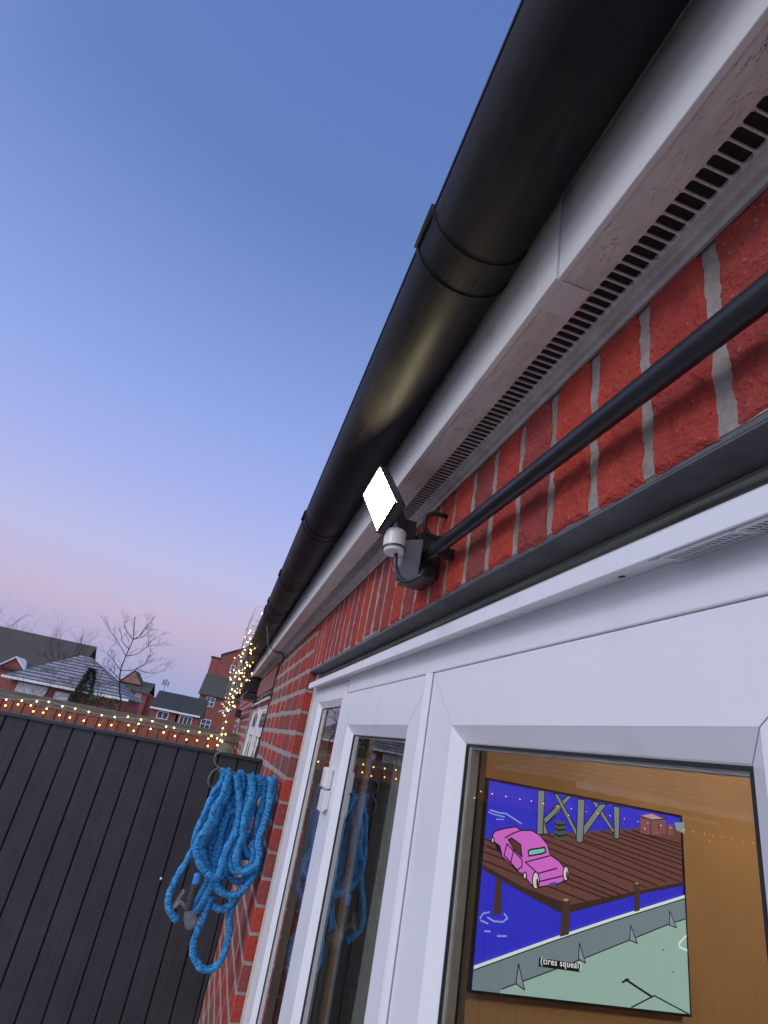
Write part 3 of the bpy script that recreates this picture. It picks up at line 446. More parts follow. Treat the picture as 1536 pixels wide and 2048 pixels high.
def glazing(rc, xg):
    y0, y1, z0, z1 = rc
    gasket(y0, y1, z0, z1, xg - .0012, .0022, 'rubber_and_gap_shade', .0018, 'gasket', patio)
    b = MB(); b.add([(xg + .0010, y0 - .004, z0 - .004), (xg + .0010, y1 + .004, z0 - .004), (xg + .0010, y1 + .004, z1 + .004), (xg + .0010, y0 - .004, z1 + .004)], [(0, 1, 2, 3)])
    gp = b.build('glass_pane', 'glass', patio)
    if gp.data.polygons[0].normal.x > 0: gp.data.flip_normals()
    gasket(y0 - .002, y1 + .002, z0 - .002, z1 + .002, xg + .003, .007, 'spacer_metal', .014, 'spacer_bar', patio)
    gasket(y0 - .001, y1 + .001, z0 - .001, z1 + .001, xg + .0175, .004, 'rubber_and_gap_shade', .004, 'inner_gasket', patio)
    b = MB(); yy0, yy1, zz0, zz1 = y0 - .05, y1 + .05, z0 - .05, z1 + .05; xi0 = xg + .022; xi1 = xg + .052
    b.box(xi0, xi1, yy0 - .04, y0 - .042, zz0 - .04, zz1 + .04); b.box(xi0, xi1, y1 + .042, yy1 + .04, zz0 - .04, zz1 + .04); b.box(xi0, xi1, y0 - .042, y1 + .042, z1 + .042, zz1 + .04); b.box(xi0, xi1, y0 - .042, y1 + .042, zz0 - .04, z0 - .042)
    b.build('inner_frame', 'inner_frame', patio)
# head and outer frame
b = MB()
b.box(XF, .372, 1.5125, 2.0965, .1745, .1995)      # head above side pane
b.box(XF, .372, -.44, 1.5113, .1395, .1995)        # head above the leaves
b.build('door_frame', 'upvc', patio, bevel=.0015)
b = MB(); rc = ring_frame(b, XF + .001, XF, .370, 1.538, 2.0965, GZ + .05, .1738, (.135, .03, .046, .10), bead=.018)
b.build('door_frame', 'upvc', patio); glazing(rc, .332)
b = MB(); rc = ring_frame(b, XF - .0005, XF, .368, .8615, 1.5370, GZ + .05, .1385, (.107, .090, .0825, .12))
b.build('door_leaf', 'upvc', patio); glazing(rc, .332)
b = MB(); rc = ring_frame(b, XF - .0005, XF, .368, .185, .8560, GZ + .05, .1385, (.101, .091, .0825, .12))
b.build('door_leaf', 'upvc', patio); glazing(rc, .332)
b = MB(); rc = ring_frame(b, XF + .001, XF, .368, -.43, .182, GZ + .05, .1385, (.05, .05, .06, .12))
b.build('door_leaf', 'upvc', patio); glazing(rc, .332)
b = MB(); b.prism([(XF - .001, .0), (XF - .007, .004), (XF - .009, .011), (XF - .007, .018), (XF - .001, .022)], 'z', GZ + .05, .1375, Matrix.Translation((0, .8585, 0)))
b.build('cover_strip', 'upvc', patio)
b = MB(); b.prism([(.2845, .1752), (.2850, .1935), (.2880, .1972), (.3275, .1998), (.3158, .1830)], 'y', -.44, 2.070); b.build('drip_hood', 'upvc', patio, bevel=.0010)
# grille on the sloping underside of the hood
uu = Vector((.0313, 0, .0078)).normalized(); dn = Vector((.2418, 0, -.9703)).normalized()
MV = Matrix(((uu.x, 0, dn.x, .2845), (0, 1, 0, 0), (uu.z, 0, dn.z, .1752), (0, 0, 0, 1)))
b = MB(); b.mat('rubber_and_gap_shade'); b.box(.006, .0295, -.40, .322, .0002, .0006, MV); b.mat('upvc')  # dark sheet under the ribs draws the shade in the slots
y = -.40
while y < .321: b.box(.006, .0295, y, y + .0016, .0008, .0016, MV); y += .0045
b.box(.0168, .0180, -.40, .322, .0017, .0024, MV); b.box(.0045, .0062, -.41, .334, .0003, .0022, MV); b.box(.0294, .0306, -.41, .334, .0003, .0022, MV)
for yy in (.322, .255, .19): b.box(.0045, .0306, yy, yy + .004, .0005, .0021, MV)
b.build('trickle_vent', parent=patio)
b = MB(); b.prism([(.0200 + .0032 * math.cos(a * math.pi / 6), .3845 + .0032 * math.sin(a * math.pi / 6)) for a in range(12)], 'z', .0002, .0007, MV); b.build('screw_hole', 'rubber_and_gap_shade', patio)  # dark disc paints the shaded inside of the hole
b = MB(); b.box(.312, .335, 2.0970, 2.1145, GZ, .2385); b.build('sealant_strip', 'sealant', patio, bevel=.002)
b = MB(); b.box(XF - .02, .42, -.45, 2.11, GZ, GZ + .048); b.build('threshold', 'upvc', patio)
# ---------------- side door further along
sd_ = empty('side_door', (.3, 4.5, GZ), house)
b = MB(); b.box(.29, .34, 3.70, 3.76, GZ, .20); b.box(.29, .34, 5.34, 5.40, GZ, .20); b.box(.29, .34, 3.76, 5.34, .165, .20); b.box(.29, .34, 4.52, 4.58, GZ, .165); b.build('door_frame', 'upvc_far', sd_, bevel=.003)
for ya, yb in ((3.76, 4.52), (4.58, 5.34)):
    b = MB(); b.box(.30, .33, ya + .004, yb - .004, GZ, .163)
    pan = b; b = MB(); yc = (ya + yb) / 2
    b.prism([(yc + .22 * math.cos(R(a)), .09 + .055 * math.sin(R(a))) for a in range(0, 181, 20)] + [(yc - .22, .03), (yc + .22, .03)], 'x', .2985, .2998); b.build('door_light', 'pane_far', sd_)
    b = pan; b.mats = ['upvc_far']; b.mat('rubber_and_gap_shade')
    for zz in range(6):
        z = -.03 - zz * .3
        for sx in (-1, 1):
            b.box(.2975, .2992, yc + sx * .13 - .055, yc + sx * .13 + .055, z - .012, z); b.box(.2975, .2992, yc + sx * .13 - .055, yc + sx * .13 - .035, z - .16, z - .013); b.box(.2975, .2992, yc + sx * .13 - .0, yc + sx * .13 + .02, z - .18, z - .06)
    b.build('door_panel', None, sd_)
b = MB(); b.prism([(.262, .200), (.262, .212), (.30, .222), (.30, .200)], 'y', 3.66, 5.46); b.build('drip_hood', 'upvc_far', sd_)
b = MB(); b.box(.268, .2795, 3.60, 5.9, .262, .405); b.build('brown_board', 'brown_board', house)
b = MB(); b.box(.262, .2775, 3.60, 5.5, .235, .2465); b.build('lintel', 'lintel_grey', house)
# narrow far window
b = MB(); b.box(.262, .278, 7.3, 7.9, -.9, .12); wf = b.build('window', 'upvc_far', house); b = MB(); b.box(.2600, .2618, 7.36, 7.84, -.84, .06); b.build('pane', 'pane_far', wf)
# ================================================================ ROOM
b = MB(); b.box(.37, 5.0, 2.235, 2.33, GZ, .75); tag(b.build('interior_wall', 'ochre_paint'), kind='structure')
b = MB(); b.box(5.0, 5.1, -2.4, 2.33, GZ, .75); b.box(.5, 5.0, -2.5, -2.4, GZ, .75); tag(b.build('interior_wall', 'ochre_paint'), kind='structure')
b = MB(); b.box(.373, 5.0, -2.4, 2.235, GZ - .0, GZ + .02); tag(b.build('interior_floor', 'carpet'), kind='structure')
b = MB(); b.box(.373, 5.0, -2.4, 2.33, .75, .80); tag(b.build('interior_ceiling', 'interior_white'), kind='structure')
lamp = empty('ceiling_lamp', (2.5, .70, .50)); tag(lamp, 'round lit globe lamp on the ceiling of the room', 'lamp')
b = MB(); b.ball((2.5, .70, .50), .11, 20, 12); b.build('lamp_globe', 'room_globe', lamp, smooth=True)
b = MB(); b.tube([(2.5, .70, .61), (2.5, .70, .75)], .012, 10); b.build('stem', 'white_plastic', lamp)
# curtain
cur = MB(); nu, nv = 70, 24; vs = []; fs = []
for j in range(nv + 1):
    t = j / nv; z = .20 - t * 2.0
    for i in range(nu + 1):
        s_ = i / nu; wid = .66 + .20 * t; y = 1.16 - .03 * t + s_ * wid * .8
        x = .475 + .030 * math.sin(s_ * 40 + .8 * t) + .012 * math.sin(s_ * 91 + 2 * t) + .03 * t * math.sin(s_ * 9)
        vs.append((x, y, z))
for j in range(nv):
    for i in range(nu): fs.append((j * (nu + 1) + i, j * (nu + 1) + i + 1, (j + 1) * (nu + 1) + i + 1, (j + 1) * (nu + 1) + i))
cur.add(vs, fs); co = cur.build('curtain', 'curtain_grey', smooth=True, origin=(.47, 1.3, GZ)); tag(co, 'dark grey curtain gathered in folds behind the middle door pane', 'curtain')
so = co.modifiers.new('s', 'SOLIDIFY'); so.thickness = .003
# ---------------- television
TX0, TX1, TZ0, TZ1, TY = 1.1055, 2.0264, -.6825, -.0119, 2.2
tv = empty('television', ((TX0 + TX1) / 2, 2.22, TZ0)); tag(tv, 'wall mounted television showing a cartoon of a pink car on a wooden pier', 'television')
TVC = dict(water=(52, 50, 205), deck=(108, 68, 60), dark=(60, 42, 38), quay=(120, 135, 142), quay2=(140, 152, 160), floor=(156, 184, 172), white=(225, 235, 228), line=(22, 18, 26),
           post=(74, 52, 46), tan=(186, 150, 124), wave=(150, 160, 235), plank=(48, 26, 26), steel=(128, 132, 134), barrel=(78, 84, 82), crate=(132, 82, 84), cratetop=(190, 155, 155),
           pink=(222, 110, 212), carglass=(96, 52, 44), aqua=(130, 205, 200), plate=(72, 84, 160), cream=(228, 208, 208), capt=(235, 235, 235))
for k_, v_ in TVC.items():
    m = MT('tv_' + k_, (0.01, .01, .01), .35, spec=.3, emit=lin(*v_), es=.94)
sc = MB(); lay = 0
def tvp(u, v, l): return (TX0 + u * (TX1 - TX0), TY - .0003 * l, TZ0 + v * (TZ1 - TZ0))
def clip(poly):
    for ax, lim, sg in ((0, 0, 1), (0, 1, -1), (1, 0, 1), (1, 1, -1)):
        o = []
        for i in range(len(poly)):
            a, b_ = poly[i], poly[(i + 1) % len(poly)]; da = (a[ax] - lim) * sg; db = (b_[ax] - lim) * sg
            if da >= 0: o.append(a)
            if da * db < 0: t = da / (da - db); o.append([a[0] + (b_[0] - a[0]) * t, a[1] + (b_[1] - a[1]) * t])
        poly = o
        if not poly: return poly
    return poly
def tvpoly(col, pts, l):
    pts = clip(pts)
    if len(pts) < 3: return
    sc.mat('tv_' + col)
    tri = mathutils.geometry.tessellate_polygon([[Vector((p[0], p[1], 0)) for p in pts]])
    sc.add([tvp(p[0], p[1], l) for p in pts], [tuple(t) for t in tri])
def tvline(col, w, pts, l):
    asp = (TX1 - TX0) / (TZ1 - TZ0)
    for a, b_ in zip(pts[:-1], pts[1:]):
        d = Vector((b_[0] - a[0], (b_[1] - a[1]) / asp)); 
        if d.length < 1e-5: continue
        d.normalize(); n = Vector((-d.y, d.x)) * w / 2; e = d * w * .4
        q = [[a[0] + n.x - e.x, a[1] + (n.y - e.y) * asp], [b_[0] + n.x + e.x, b_[1] + (n.y + e.y) * asp], [b_[0] - n.x + e.x, b_[1] + (-n.y + e.y) * asp], [a[0] - n.x - e.x, a[1] + (-n.y - e.y) * asp]]
        tvpoly(col, q, l)
def asp_lay(): 
    global lay; lay += 1; return lay
order = []
nP = len(TVP)
for i_, (col, pts) in enumerate(TVP[:1]): tvpoly(col, pts, asp_lay())
for op in TVOPS:
    if op[0] == 'p': tvpoly(op[1], op[2], asp_lay())
    else: tvline(op[1], float(op[2]), op[3], asp_lay())
b = MB(); e = .010
b.box(TX0 - e, TX1 + e, TY + .002, TY + .034, TZ0 - e, TZ1 + e); b.box(TX0 - e, TX0, TY - .003, TY + .002, TZ0 - e, TZ1 + e); b.box(TX1, TX1 + e, TY - .003, TY + .002, TZ0 - e, TZ1 + e)
b.box(TX0, TX1, TY - .003, TY + .002, TZ0 - e, TZ0); b.box(TX0, TX1, TY - .003, TY + .002, TZ1, TZ1 + e); b.build('bezel', 'black_plastic', tv)
scr = sc.build('screen', parent=tv)
cu = bpy.data.curves.new('caption', 'FONT'); cu.body = '(tires squeal)'; cu.size = .0285; cu.space_character = 1.12; cu.materials.append(MATS['tv_capt']); cu.offset = .0004
tmp = bpy.data.objects.new('tmp', cu); C.objects.link(tmp); dg = bpy.context.evaluated_depsgraph_get()
cme = bpy.data.meshes.new_from_object(tmp.evaluated_get(dg)); cme.materials.clear(); cme.materials.append(MATS['tv_capt']); bpy.data.objects.remove(tmp)
cap = bpy.data.objects.new('caption', cme); C.objects.link(cap); cap.parent = scr
a_ = tvp(.2700, .1575, lay + 3); cap.location = Vector(a_) - parent_loc(tv); cap.rotation_euler = (R(90), 0, 0)
# ================================================================ SECURITY LIGHT
sl = empty('security_light', (.27, .88, .30)); tag(sl, 'lit floodlight with a motion sensor fixed to the brick wall below the gutter', 'floodlight')
T, L_, B_, Rr = [Vector(v) for v in ((.142, .775, .430), (.133, .815, .395), (.154, .752, .313), (.165, .707, .349))]
cen = (T + L_ + B_ + Rr) / 4; eu = ((L_ - T) + (B_ - Rr)).normalized(); ev = ((T - Rr) + (L_ - B_)); ev = (ev - eu * ev.dot(eu)).normalized(); en = eu.cross(ev).normalized()
if en.x > 0: en = -en
hw = ((L_ - T).length + (B_ - Rr).length) / 4; hh = ((T - Rr).length + (L_ - B_).length) / 4
Ml = Matrix((( eu.x, ev.x, en.x, cen.x), (eu.y, ev.y, en.y, cen.y), (eu.z, ev.z, en.z, cen.z), (0, 0, 0, 1)))
b = MB(); b.box(-hw, hw, -hh, hh, -.001, .0005, Ml); b.build('led_panel', 'led', sl)
b = MB(); w = .004; b.box(-hw - w, hw + w, -hh - w, hh + w, -.014, -.0015, Ml)
b.box(-hw - w, -hw - .0003, -hh - w, hh + w, -.0014, .002, Ml); b.box(hw + .0003, hw + w, -hh - w, hh + w, -.0014, .002, Ml); b.box(-hw, hw, -hh - w, -hh - .0003, -.0014, .002, Ml); b.box(-hw, hw, hh + .0003, hh + w, -.0014, .002, Ml)
for q in range(7): b.box(-hw, hw, -hh + q * hh / 3.2, -hh + q * hh / 3.2 + .003, -.020, -.0141, Ml)
b.build('housing', 'lamp_housing', sl, bevel=.0015)
pb = cen - en * .03
b = MB(); b.tube([pb, (.215, .80, .335), (.243, .845, .325)], .009, 12); b.box(.195, .225, .785, .825, .30, .36); b.build('bracket', 'lamp_housing', sl, bevel=.002)
b = MB(); b.box(.235, .2795, .80, .885, .275, .352); b.box(.228, .2349, .806, .879, .281, .346); b.build('junction_box', 'lamp_housing', sl, bevel=.003)
b = MB(); b.prism([(.205, .275), (.235, .262), (.235, .325), (.205, .315)], 'y', .765, .815); b.build('bracket_cover', 'grey_metal', sl, bevel=.002)
# motion sensor: short cylinder tilted outward
c0 = Vector((.1835, .755, .318)); ax = Vector((.02, -.05, -.34)).normalized()
q1 = ax.orthogonal().normalized(); 
b = MB(); b.tube([c0, c0 + ax * .004, c0 + ax * .0045, c0 + ax * .026, c0 + ax * .0265, c0 + ax * .036], [.0165, .0180, .0172, .0172, .0178, .0150], 24); ms_ = b.build('motion_sensor', 'pir_dome', sl, smooth=False, bevel=.0008)
b = MB(); b.tube([c0 + ax * .0285, c0 + ax * .031], .0184, 24); b.build('sensor_ring', 'lamp_housing', ms_)
b = MB(); b.tube([c0 + Vector((.006, .01, -.004)), (.205, .79, .30), (.222, .80, .30)], .008, 10); b.build('sensor_arm', 'lamp_housing', ms_)
b = MB(); b.tube(catmull([(.190, .752, .287), (.192, .748, .262), (.198, .735, .242), (.206, .715, .232), (.214, .695, .236), (.224, .70, .250), (.238, .76, .268), (.245, .81, .275)], .004), .0032, 10); b.build('cable', 'black_plastic', sl, smooth=True)
b = MB(); arc = [(.262 - .02 * math.sin(R(a)), .80 + .0, .37 + .022 * math.cos(R(a))) for a in range(0, 181, 15)]
b.tube([(.279, .80, .392)] + arc + [(.279, .80, .348)], .0045, 8); b.build('loop_bracket', 'lamp_housing', sl, smooth=True)
# conduit
cp = empty('conduit_pipe', (.24, .2, .28)); tag(cp, 'thick black conduit pipe running along the bricks to the security light', 'pipe')
b = MB(); b.tube([(.2520, -2.2, .3020), (.2520, .2, .3020), (.2520, .803, .3060)], .0104, 28, True); o_ = b.build('pipe', 'black_plastic', cp, smooth=True); e_ = o_.modifiers.new('es', 'EDGE_SPLIT'); e_.split_angle = R(50)
for yy in (-.9, .735):
    b = MB(); b.tube([(.252, yy, .302 if yy < 0 else .3057), (.252, yy + .018, .302 if yy < 0 else .3057)], .0125, 24); b.box(.258, .2795, yy + .002, yy + .016, .294, .310); b.build('pipe_clip', 'black_plastic', cp, bevel=.001)
# door sensor on the leaf
dsn = empty('door_alarm', (XF, 1.48, -.1)); tag(dsn, 'small white plastic door sensor on the stile of the middle door leaf', 'sensor')
b = MB(); b.box(.2955, .3150, 1.478, 1.530, -.098, -.050); b.build('sensor_box', 'white_plastic', dsn, bevel=.005)
b = MB(); b.prism([(.3150, -.1), (.3005, -.103), (.3005, -.150), (.3150, -.140)], 'y', 1.470, 1.534); b.build('bracket', 'white_plastic', dsn, bevel=.002)
# ================================================================ GATE
gate = empty('boarded_gate', (-.9, 3.14, GZ)); tag(gate, 'tall charcoal painted gate of upright boards closing the side passage', 'gate')
b = MB(); y0 = 3.128; x = .262; i = 0
while x > -3.2:
    w = .1015; b.t = 0
    b.prism([(x - w + .0025, y0 + random.uniform(0, .0012)), (x - w + .0065, y0 - .0035), (x - .0065, y0 - .0035), (x - .0025, y0 + .0005), (x - .0025, y0 + .016), (x - w + .0025, y0 + .016)], 'z', GZ + .05, -.139); x -= w; i += 1
b.build('board_panel', 'charcoal_paint', gate)
b = MB(); b.box(-3.2, .2755, 3.1455, 3.165, GZ + .05, -.139); b.build('back_panel', 'rubber_and_gap_shade', gate)
b = MB(); b.box(-3.2, .277, 3.112, 3.170, -.1388, -.1235); b.build('top_rail', 'charcoal_paint', gate, bevel=.002)
b = MB(); b.box(.2625, .2765, 3.116, 3.145, GZ, -.1392); b.build('side_post', 'charcoal_paint', gate, bevel=.002)
b = MB(); b.ball((-.048, 3.116, -.690), .006, 8, 6, (1, .5, 1)); b.build('screw_head', 'white_plastic', gate)
# ================================================================ HOSE AND HANGER
hg = empty('hose_hanger', (.28, 2.17, -.13)); tag(hg, 'rusty dark wire hanger with looped end on the wall, holding the blue hose', 'hook')
b = MB(); b.tube(catmull([(.279, 2.17, -.150), (.18, 2.17, -.148), (.10, 2.17, -.143), (.050, 2.17, -.136), (.030, 2.17, -.120), (.028, 2.17, -.098), (.045, 2.17, -.085), (.060, 2.17, -.088)], .006), .0028, 8); b.build('hook_arm', 'galvanised', hg, smooth=True)
b = MB(); b.tube(catmull([(.050, 2.163, -.136), (.034, 2.160, -.150), (.026, 2.158, -.170), (.030, 2.158, -.190), (.045, 2.16, -.200)], .006), .0024, 8); b.build('hook_loop', 'galvanised', hg, smooth=True)
hs = empty('garden_hose', (.16, 2.17, -.55)); tag(hs, 'bright blue crinkled expanding garden hose hanging in many loops beside the gate', 'hose')
b = MB(); nn = 14
XTRA = [[(p[0] + dx * min(1, k / 3), p[1] + dy, p[2] + dz) for k, p in enumerate(HOSE[hi][:n])] for hi, n, dx, dy, dz in ((3, 14, -.012, .028, -.004), (5, 12, .010, .030, -.004), (1, 16, .020, .032, -.002), (6, 9, -.020, .036, -.006), (0, 10, .014, .030, -.003), (2, 13, -.016, .022, -.003), (4, 11, .018, .018, -.003), (5, 13, -.016, .018, -.006))]
for si, path in enumerate(HOSE + XTRA):
    pts = catmull(path, .0018); vs = []; fs = []; tn = []; up = Vector((0, 1, 0)); sd0 = si * 17.3; dist = 0
    # ring-shaped crinkles with irregular spacing
    for i, p in enumerate(pts):
        d = (pts[min(i + 1, len(pts) - 1)] - pts[max(i - 1, 0)]).normalized(); w_ = d.cross(up).normalized(); u_ = w_.cross(d)
        dist += .0018
        for k in range(nn):
            a = 2 * math.pi * k / nn
            ca, sa_ = math.cos(a), math.sin(a)
            ph = dist * 78 + sd0 + 1.5 * noise.noise(Vector((ca * 1.1, sa_ * 1.1, dist * 38 + sd0))) + 1.4 * noise.noise(Vector((dist * 28, sd0, 5)))
            f_ = abs(math.sin(math.pi * ph)) ** .42
            amp = .42 + .16 * noise.noise(Vector((ca * 1.2, sa_ * 1.2, dist * 60 + 40)))
            c_ = noise.noise(Vector((ca, sa_, dist * 45 + sd0)))
            vs.append(p + (u_ * sa_ + w_ * ca) * (.0114 * (1 - amp + amp * f_ + .22 * c_))); tn.append(max(0.01, min(1, -.35 + 1.2 * f_ + .35 * c_)))  # tone darkens in the grooves: crease shade put into the colour
    for i in range(len(pts) - 1):
        for k in range(nn): fs.append((i * nn + k, i * nn + (k + 1) % nn, (i + 1) * nn + (k + 1) % nn, (i + 1) * nn + k))
    fs += [tuple(range(nn)), tuple((len(pts) - 1) * nn + k for k in range(nn))]
    b.add(vs, fs, tn)
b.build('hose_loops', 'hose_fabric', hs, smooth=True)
c_ = [Vector(v) for v in CONN]
b = MB(); b.tube([c_[0], c_[0].lerp(c_[1], .15), c_[1]], [.0095, .0115, .0115], 18); b.build('collar', 'blue_plastic', hs, bevel=.001)
b = MB(); n_ = 26; P = [c_[1].lerp(c_[2], i / n_) for i in range(n_ + 1)]
b.tube(P, [.0125 + (.0022 if i % 2 else 0) - .002 * (i / n_) for i in range(n_ + 1)], 18); b.build('connector', 'dark_ribbed', hs)
b = MB(); b.tube([c_[2], c_[2].lerp(c_[3], .3), c_[2].lerp(c_[3], .7), c_[3]], [.012, .019, .022, .020], 20); b.build('spray_nozzle', 'clear_plastic', hs, smooth=True)
b = MB(); b.tube(catmull([c_[1] + Vector((-.03, 0, -.02)), c_[1] + Vector((-.045, 0, -.07)), c_[2] + Vector((-.03, 0, .02)), c_[2]], .006), .006, 8); b.build('trigger', 'clear_plastic', hs, smooth=True)
# ================================================================ BACK FENCE + FAIRY LIGHTS
FY = 6.4
fe = empty('timber_fence', (-2, FY, GZ)); tag(fe, 'red brown boarded fence with weathered grey rails behind the gate', 'fence')
b = MB(); x = .255
while x > -9.5:
    b.t = random.random() * .999 + .001; dy = random.uniform(0, .004) 
    b.prism([(x - .098, FY + dy), (x - .004, FY - .010 + dy), (x - .004, FY + .006 + dy), (x - .098, FY + .010 + dy)], 'z', GZ, -.145 + random.uniform(-.004, .004)); x -= .1
b.build('boards', 'red_boards', fe)
b = MB(); b.box(-9.5, .262, FY + .02, FY + .055, -.152, -.095); b.build('capping_rail', 'weathered_wood', fe, bevel=.004)
b = MB(); b.box(-9.5, .262, FY + .10, FY + .16, -.118, -.060); b.build('capping_rail', 'weathered_wood', fe, bevel=.004)
x = -.75
b = MB(); b.box(-9.5, -.9, FY + .20, FY + .23, -.100, -.072); b.build('capping_rail', 'weathered_wood', fe, bevel=.003)
b = MB(); b.box(-9.5, .262, FY - .012, FY + .018, -.150, -.128); b.build('capping_rail', 'weathered_wood', fe, bevel=.003)
b = MB(); b.box(-9.5, .255, FY + .3, FY + .34, -.30, -.068)
b.build('back_rail', 'weathered_wood', fe)
for x in (-8.2, -6.4, -4.6, -2.8, -1.0):
    b = MB(); b.box(x - .05, x + .05, FY + .012, FY + .018, GZ, -.147); b.build('post', 'weathered_wood', fe)
fl = empty('fence_lights', (-1, 6.33, -.15)); tag(fl, 'string of warm fairy lights draped along the top of the red brown fence', 'fairy lights')
random.seed(3)
ext = []; wext = []
x = -2.25
while x > -8.5:
    ext.append((x, 6.33, -.165)); wext.insert(0, (x, 6.335, -.160 + random.uniform(-.01, .01)))
    if random.random() < .7: ext.append((x + random.uniform(.03, .08), 6.33, -.165 - random.uniform(.06, .12)))
    x -= random.uniform(.13, .2) * (1.0)
b = MB(); b.tube([Vector(p) for p in wext + [tuple(q) for q in FWIRE]], .0022, 5)
allb = [tuple(q) for q in FBULB]
def wz(x):
    W_ = wext + [tuple(q) for q in FWIRE]
    for a, c in zip(W_[:-1], W_[1:]):
        if a[0] <= x <= c[0]: return a[2] + (c[2] - a[2]) * (x - a[0]) / max(1e-6, c[0] - a[0])
    return -.16
for p in allb + ext:
    if wz(p[0]) - p[2] > .02: b.tube([(p[0] + .015, 6.335, wz(p[0] + .015)), (p[0] + .02, 6.335, (wz(p[0]) + p[2]) / 2), p], .0014, 4)
b.build('wire', 'wire_clear', fl)
def bulb_mesh(r):
    t = MB(); t.ball((0, 0, 0), r, 8, 6); t.mat('fairy'); t.mi = [0] * len(t.f)
    me = bpy.data.meshes.new('bulb'); me.from_pydata(t.v, [], t.f); me.materials.append(MATS['fairy']); me.polygons.foreach_set('use_smooth', [True] * len(me.polygons)); return me
bm1 = bulb_mesh(.0076)
cnt = 0
for p in allb + ext:
    if cnt >= 100: break
    o = bpy.data.objects.new('bulb', bm1); C.objects.link(o); o.parent = fl; o.location = Vector(p) - fl.location; cnt += 1
# cluster on the gutter
gl_ = empty('gutter_lights', (.06, 4.0, .57)); tag(gl_, 'tangled bunch of warm fairy lights hanging off the far end of the gutter', 'fairy lights')
bm2 = bulb_mesh(.0065); bm2.materials.clear(); bm2.materials.append(MATS['fairy_gutter'])
G = [Vector(p) for p in GB]
def rad(y): return .0026 * y / 1.0
for i, p in enumerate(G[:100]):
    o = bpy.data.objects.new('bulb', bm2); C.objects.link(o); o.parent = gl_; o.location = p - gl_.location; s_ = max(.55, p.y / 5.2); o.scale = (s_, s_, s_)
random.seed(11); extra = []
for i in range(43):
    p = random.choice(G[4:45]); q = p + Vector((random.uniform(-.07, .07), random.uniform(-.2, .2), random.uniform(-.06, .06)))
    if abs(q.x) > .25: continue
    extra.append(q); o = bpy.data.objects.new('bulb', bm2); C.objects.link(o); o.parent = gl_; o.location = q - gl_.location; s_ = .5; o.scale = (s_, s_, s_)
b = MB(); src = G + extra
for p in src:
    y_ = max(2.85, min(7.0, p.y + random.uniform(-.3, .3))); top = Vector((GCX - GR - .002, y_, .566)) if p.z > .0 else p + Vector((.01, 0, .15))
    mid = (top + p) / 2 + Vector((random.uniform(-.05, .02), 0, random.uniform(-.01, .03)))
    b.tube(catmull([top, mid, p], .04), .0013, 4)
for k_ in range(4):
    y_ = 2.75 + k_ * .12; b.tube(catmull([(.074, y_, .566), (.035 - .01 * random.random(), y_ + .25, .60), (.02, y_ + .7, .50), (.05, y_ + 1.1, .42)], .05), .0010, 4)
b.tube(catmull([(.02, 5.2, .25), (.05, 5.9, .10), (.08, 6.25, -.02), (.10, 6.25, -.14), (.13, 6.28, -.20)], .04), .002, 4)
b.build('wire', 'wire_clear', gl_)
# cables on the wall
b = MB(); b.tube(catmull([(.072, 2.80, .570), (.135, 3.0, .47), (.20, 3.6, .40), (.24, 4.0, .30), (.262, 4.25, .22), (.255, 4.2, .10), (.262, 3.9, -.05), (.262, 3.5, -.2), (.262, 3.3, -.5)], .03), .0022, 6)
tag(b.build('white_cable', 'white_cable', smooth=True, origin=(.25, 4, 0)), 'thin pale cable hanging from the gutter down past the side door', 'cable')
b = MB(); b.tube(catmull([(.19, 3.35, .47), (.20, 3.2, .43), (.24, 3.2, .432), (.272, 3.35, .425), (.274, 3.50, .37), (.274, 3.55, .25), (.274, 3.56, .1), (.274, 3.56, -.2), (.274, 3.5, -.6), (.274, 3.5, -1.4)], .03), .0042, 6)
tag(b.build('dark_cable', 'black_plastic', smooth=True, origin=(.27, 3.5, 0)), 'dark brown cable clipped down the bricks beside the side door', 'cable')
# dark bracket, camera and bits at the far end
dk = empty('rainwater_hopper', (.22, 5.3, .30)); tag(dk, 'dark hopper and bracket under the far end of the fascia', 'hopper')
b = MB(); b.box(.13, .27, 5.15, 5.35, .30, .435); b.build('hopper', 'black_plastic', dk, bevel=.01)
b = MB(); b.box(.15, .262, 4.9, 5.3, .235, .275); b.box(.17, .20, 4.95, 5.1, .276, .31); b.build('bracket', 'black_plastic', dk, bevel=.006)
b = MB(); b.tube([(.13, 5.3, .30), (.11, 6.3, .24), (.12, 7.4, .22)], .022, 10); b.build('offset_pipe', 'black_plastic', dk, smooth=True)
wl = empty('wall_camera', (.2, 6.2, .15)); tag(wl, 'small black box camera sticking out of the wall beyond the side door', 'camera')
b = MB(); b.box(.150, .215, 6.0, 6.10, .098, .172); b.build('camera_body', 'black_plastic', wl, bevel=.006)
b = MB(); b.tube([(.2, 6.05, .10), (.23, 6.05, .085), (.276, 6.05, .12)], .007, 8); b.build('bracket', 'black_plastic', wl)
b = MB(); b.prism([(-.02, .13), (.12, .17), (.14, .195), (.0, .155)], 'y', 7.0, 7.5); b.box(.115, .279, 7.2, 7.3, .165, .185)
tag(b.build('light_bracket', 'upvc_far', origin=(.06, 7.2, .15)), 'white angled bracket on the wall beneath the tangled fairy lights', 'bracket')
b = MB(); b.ball((.112, 4.5, -.185), .062, 16, 10, (1, 1, 1.15)); b.tube([(.112, 4.5, GZ), (.112, 4.5, -.2)], [.05, .045], 12)
tag(b.build('stone_finial', 'moss_stone', smooth=True, origin=(.112, 4.5, GZ)), 'rounded mossy grey stone top showing above the charcoal gate', 'finial')
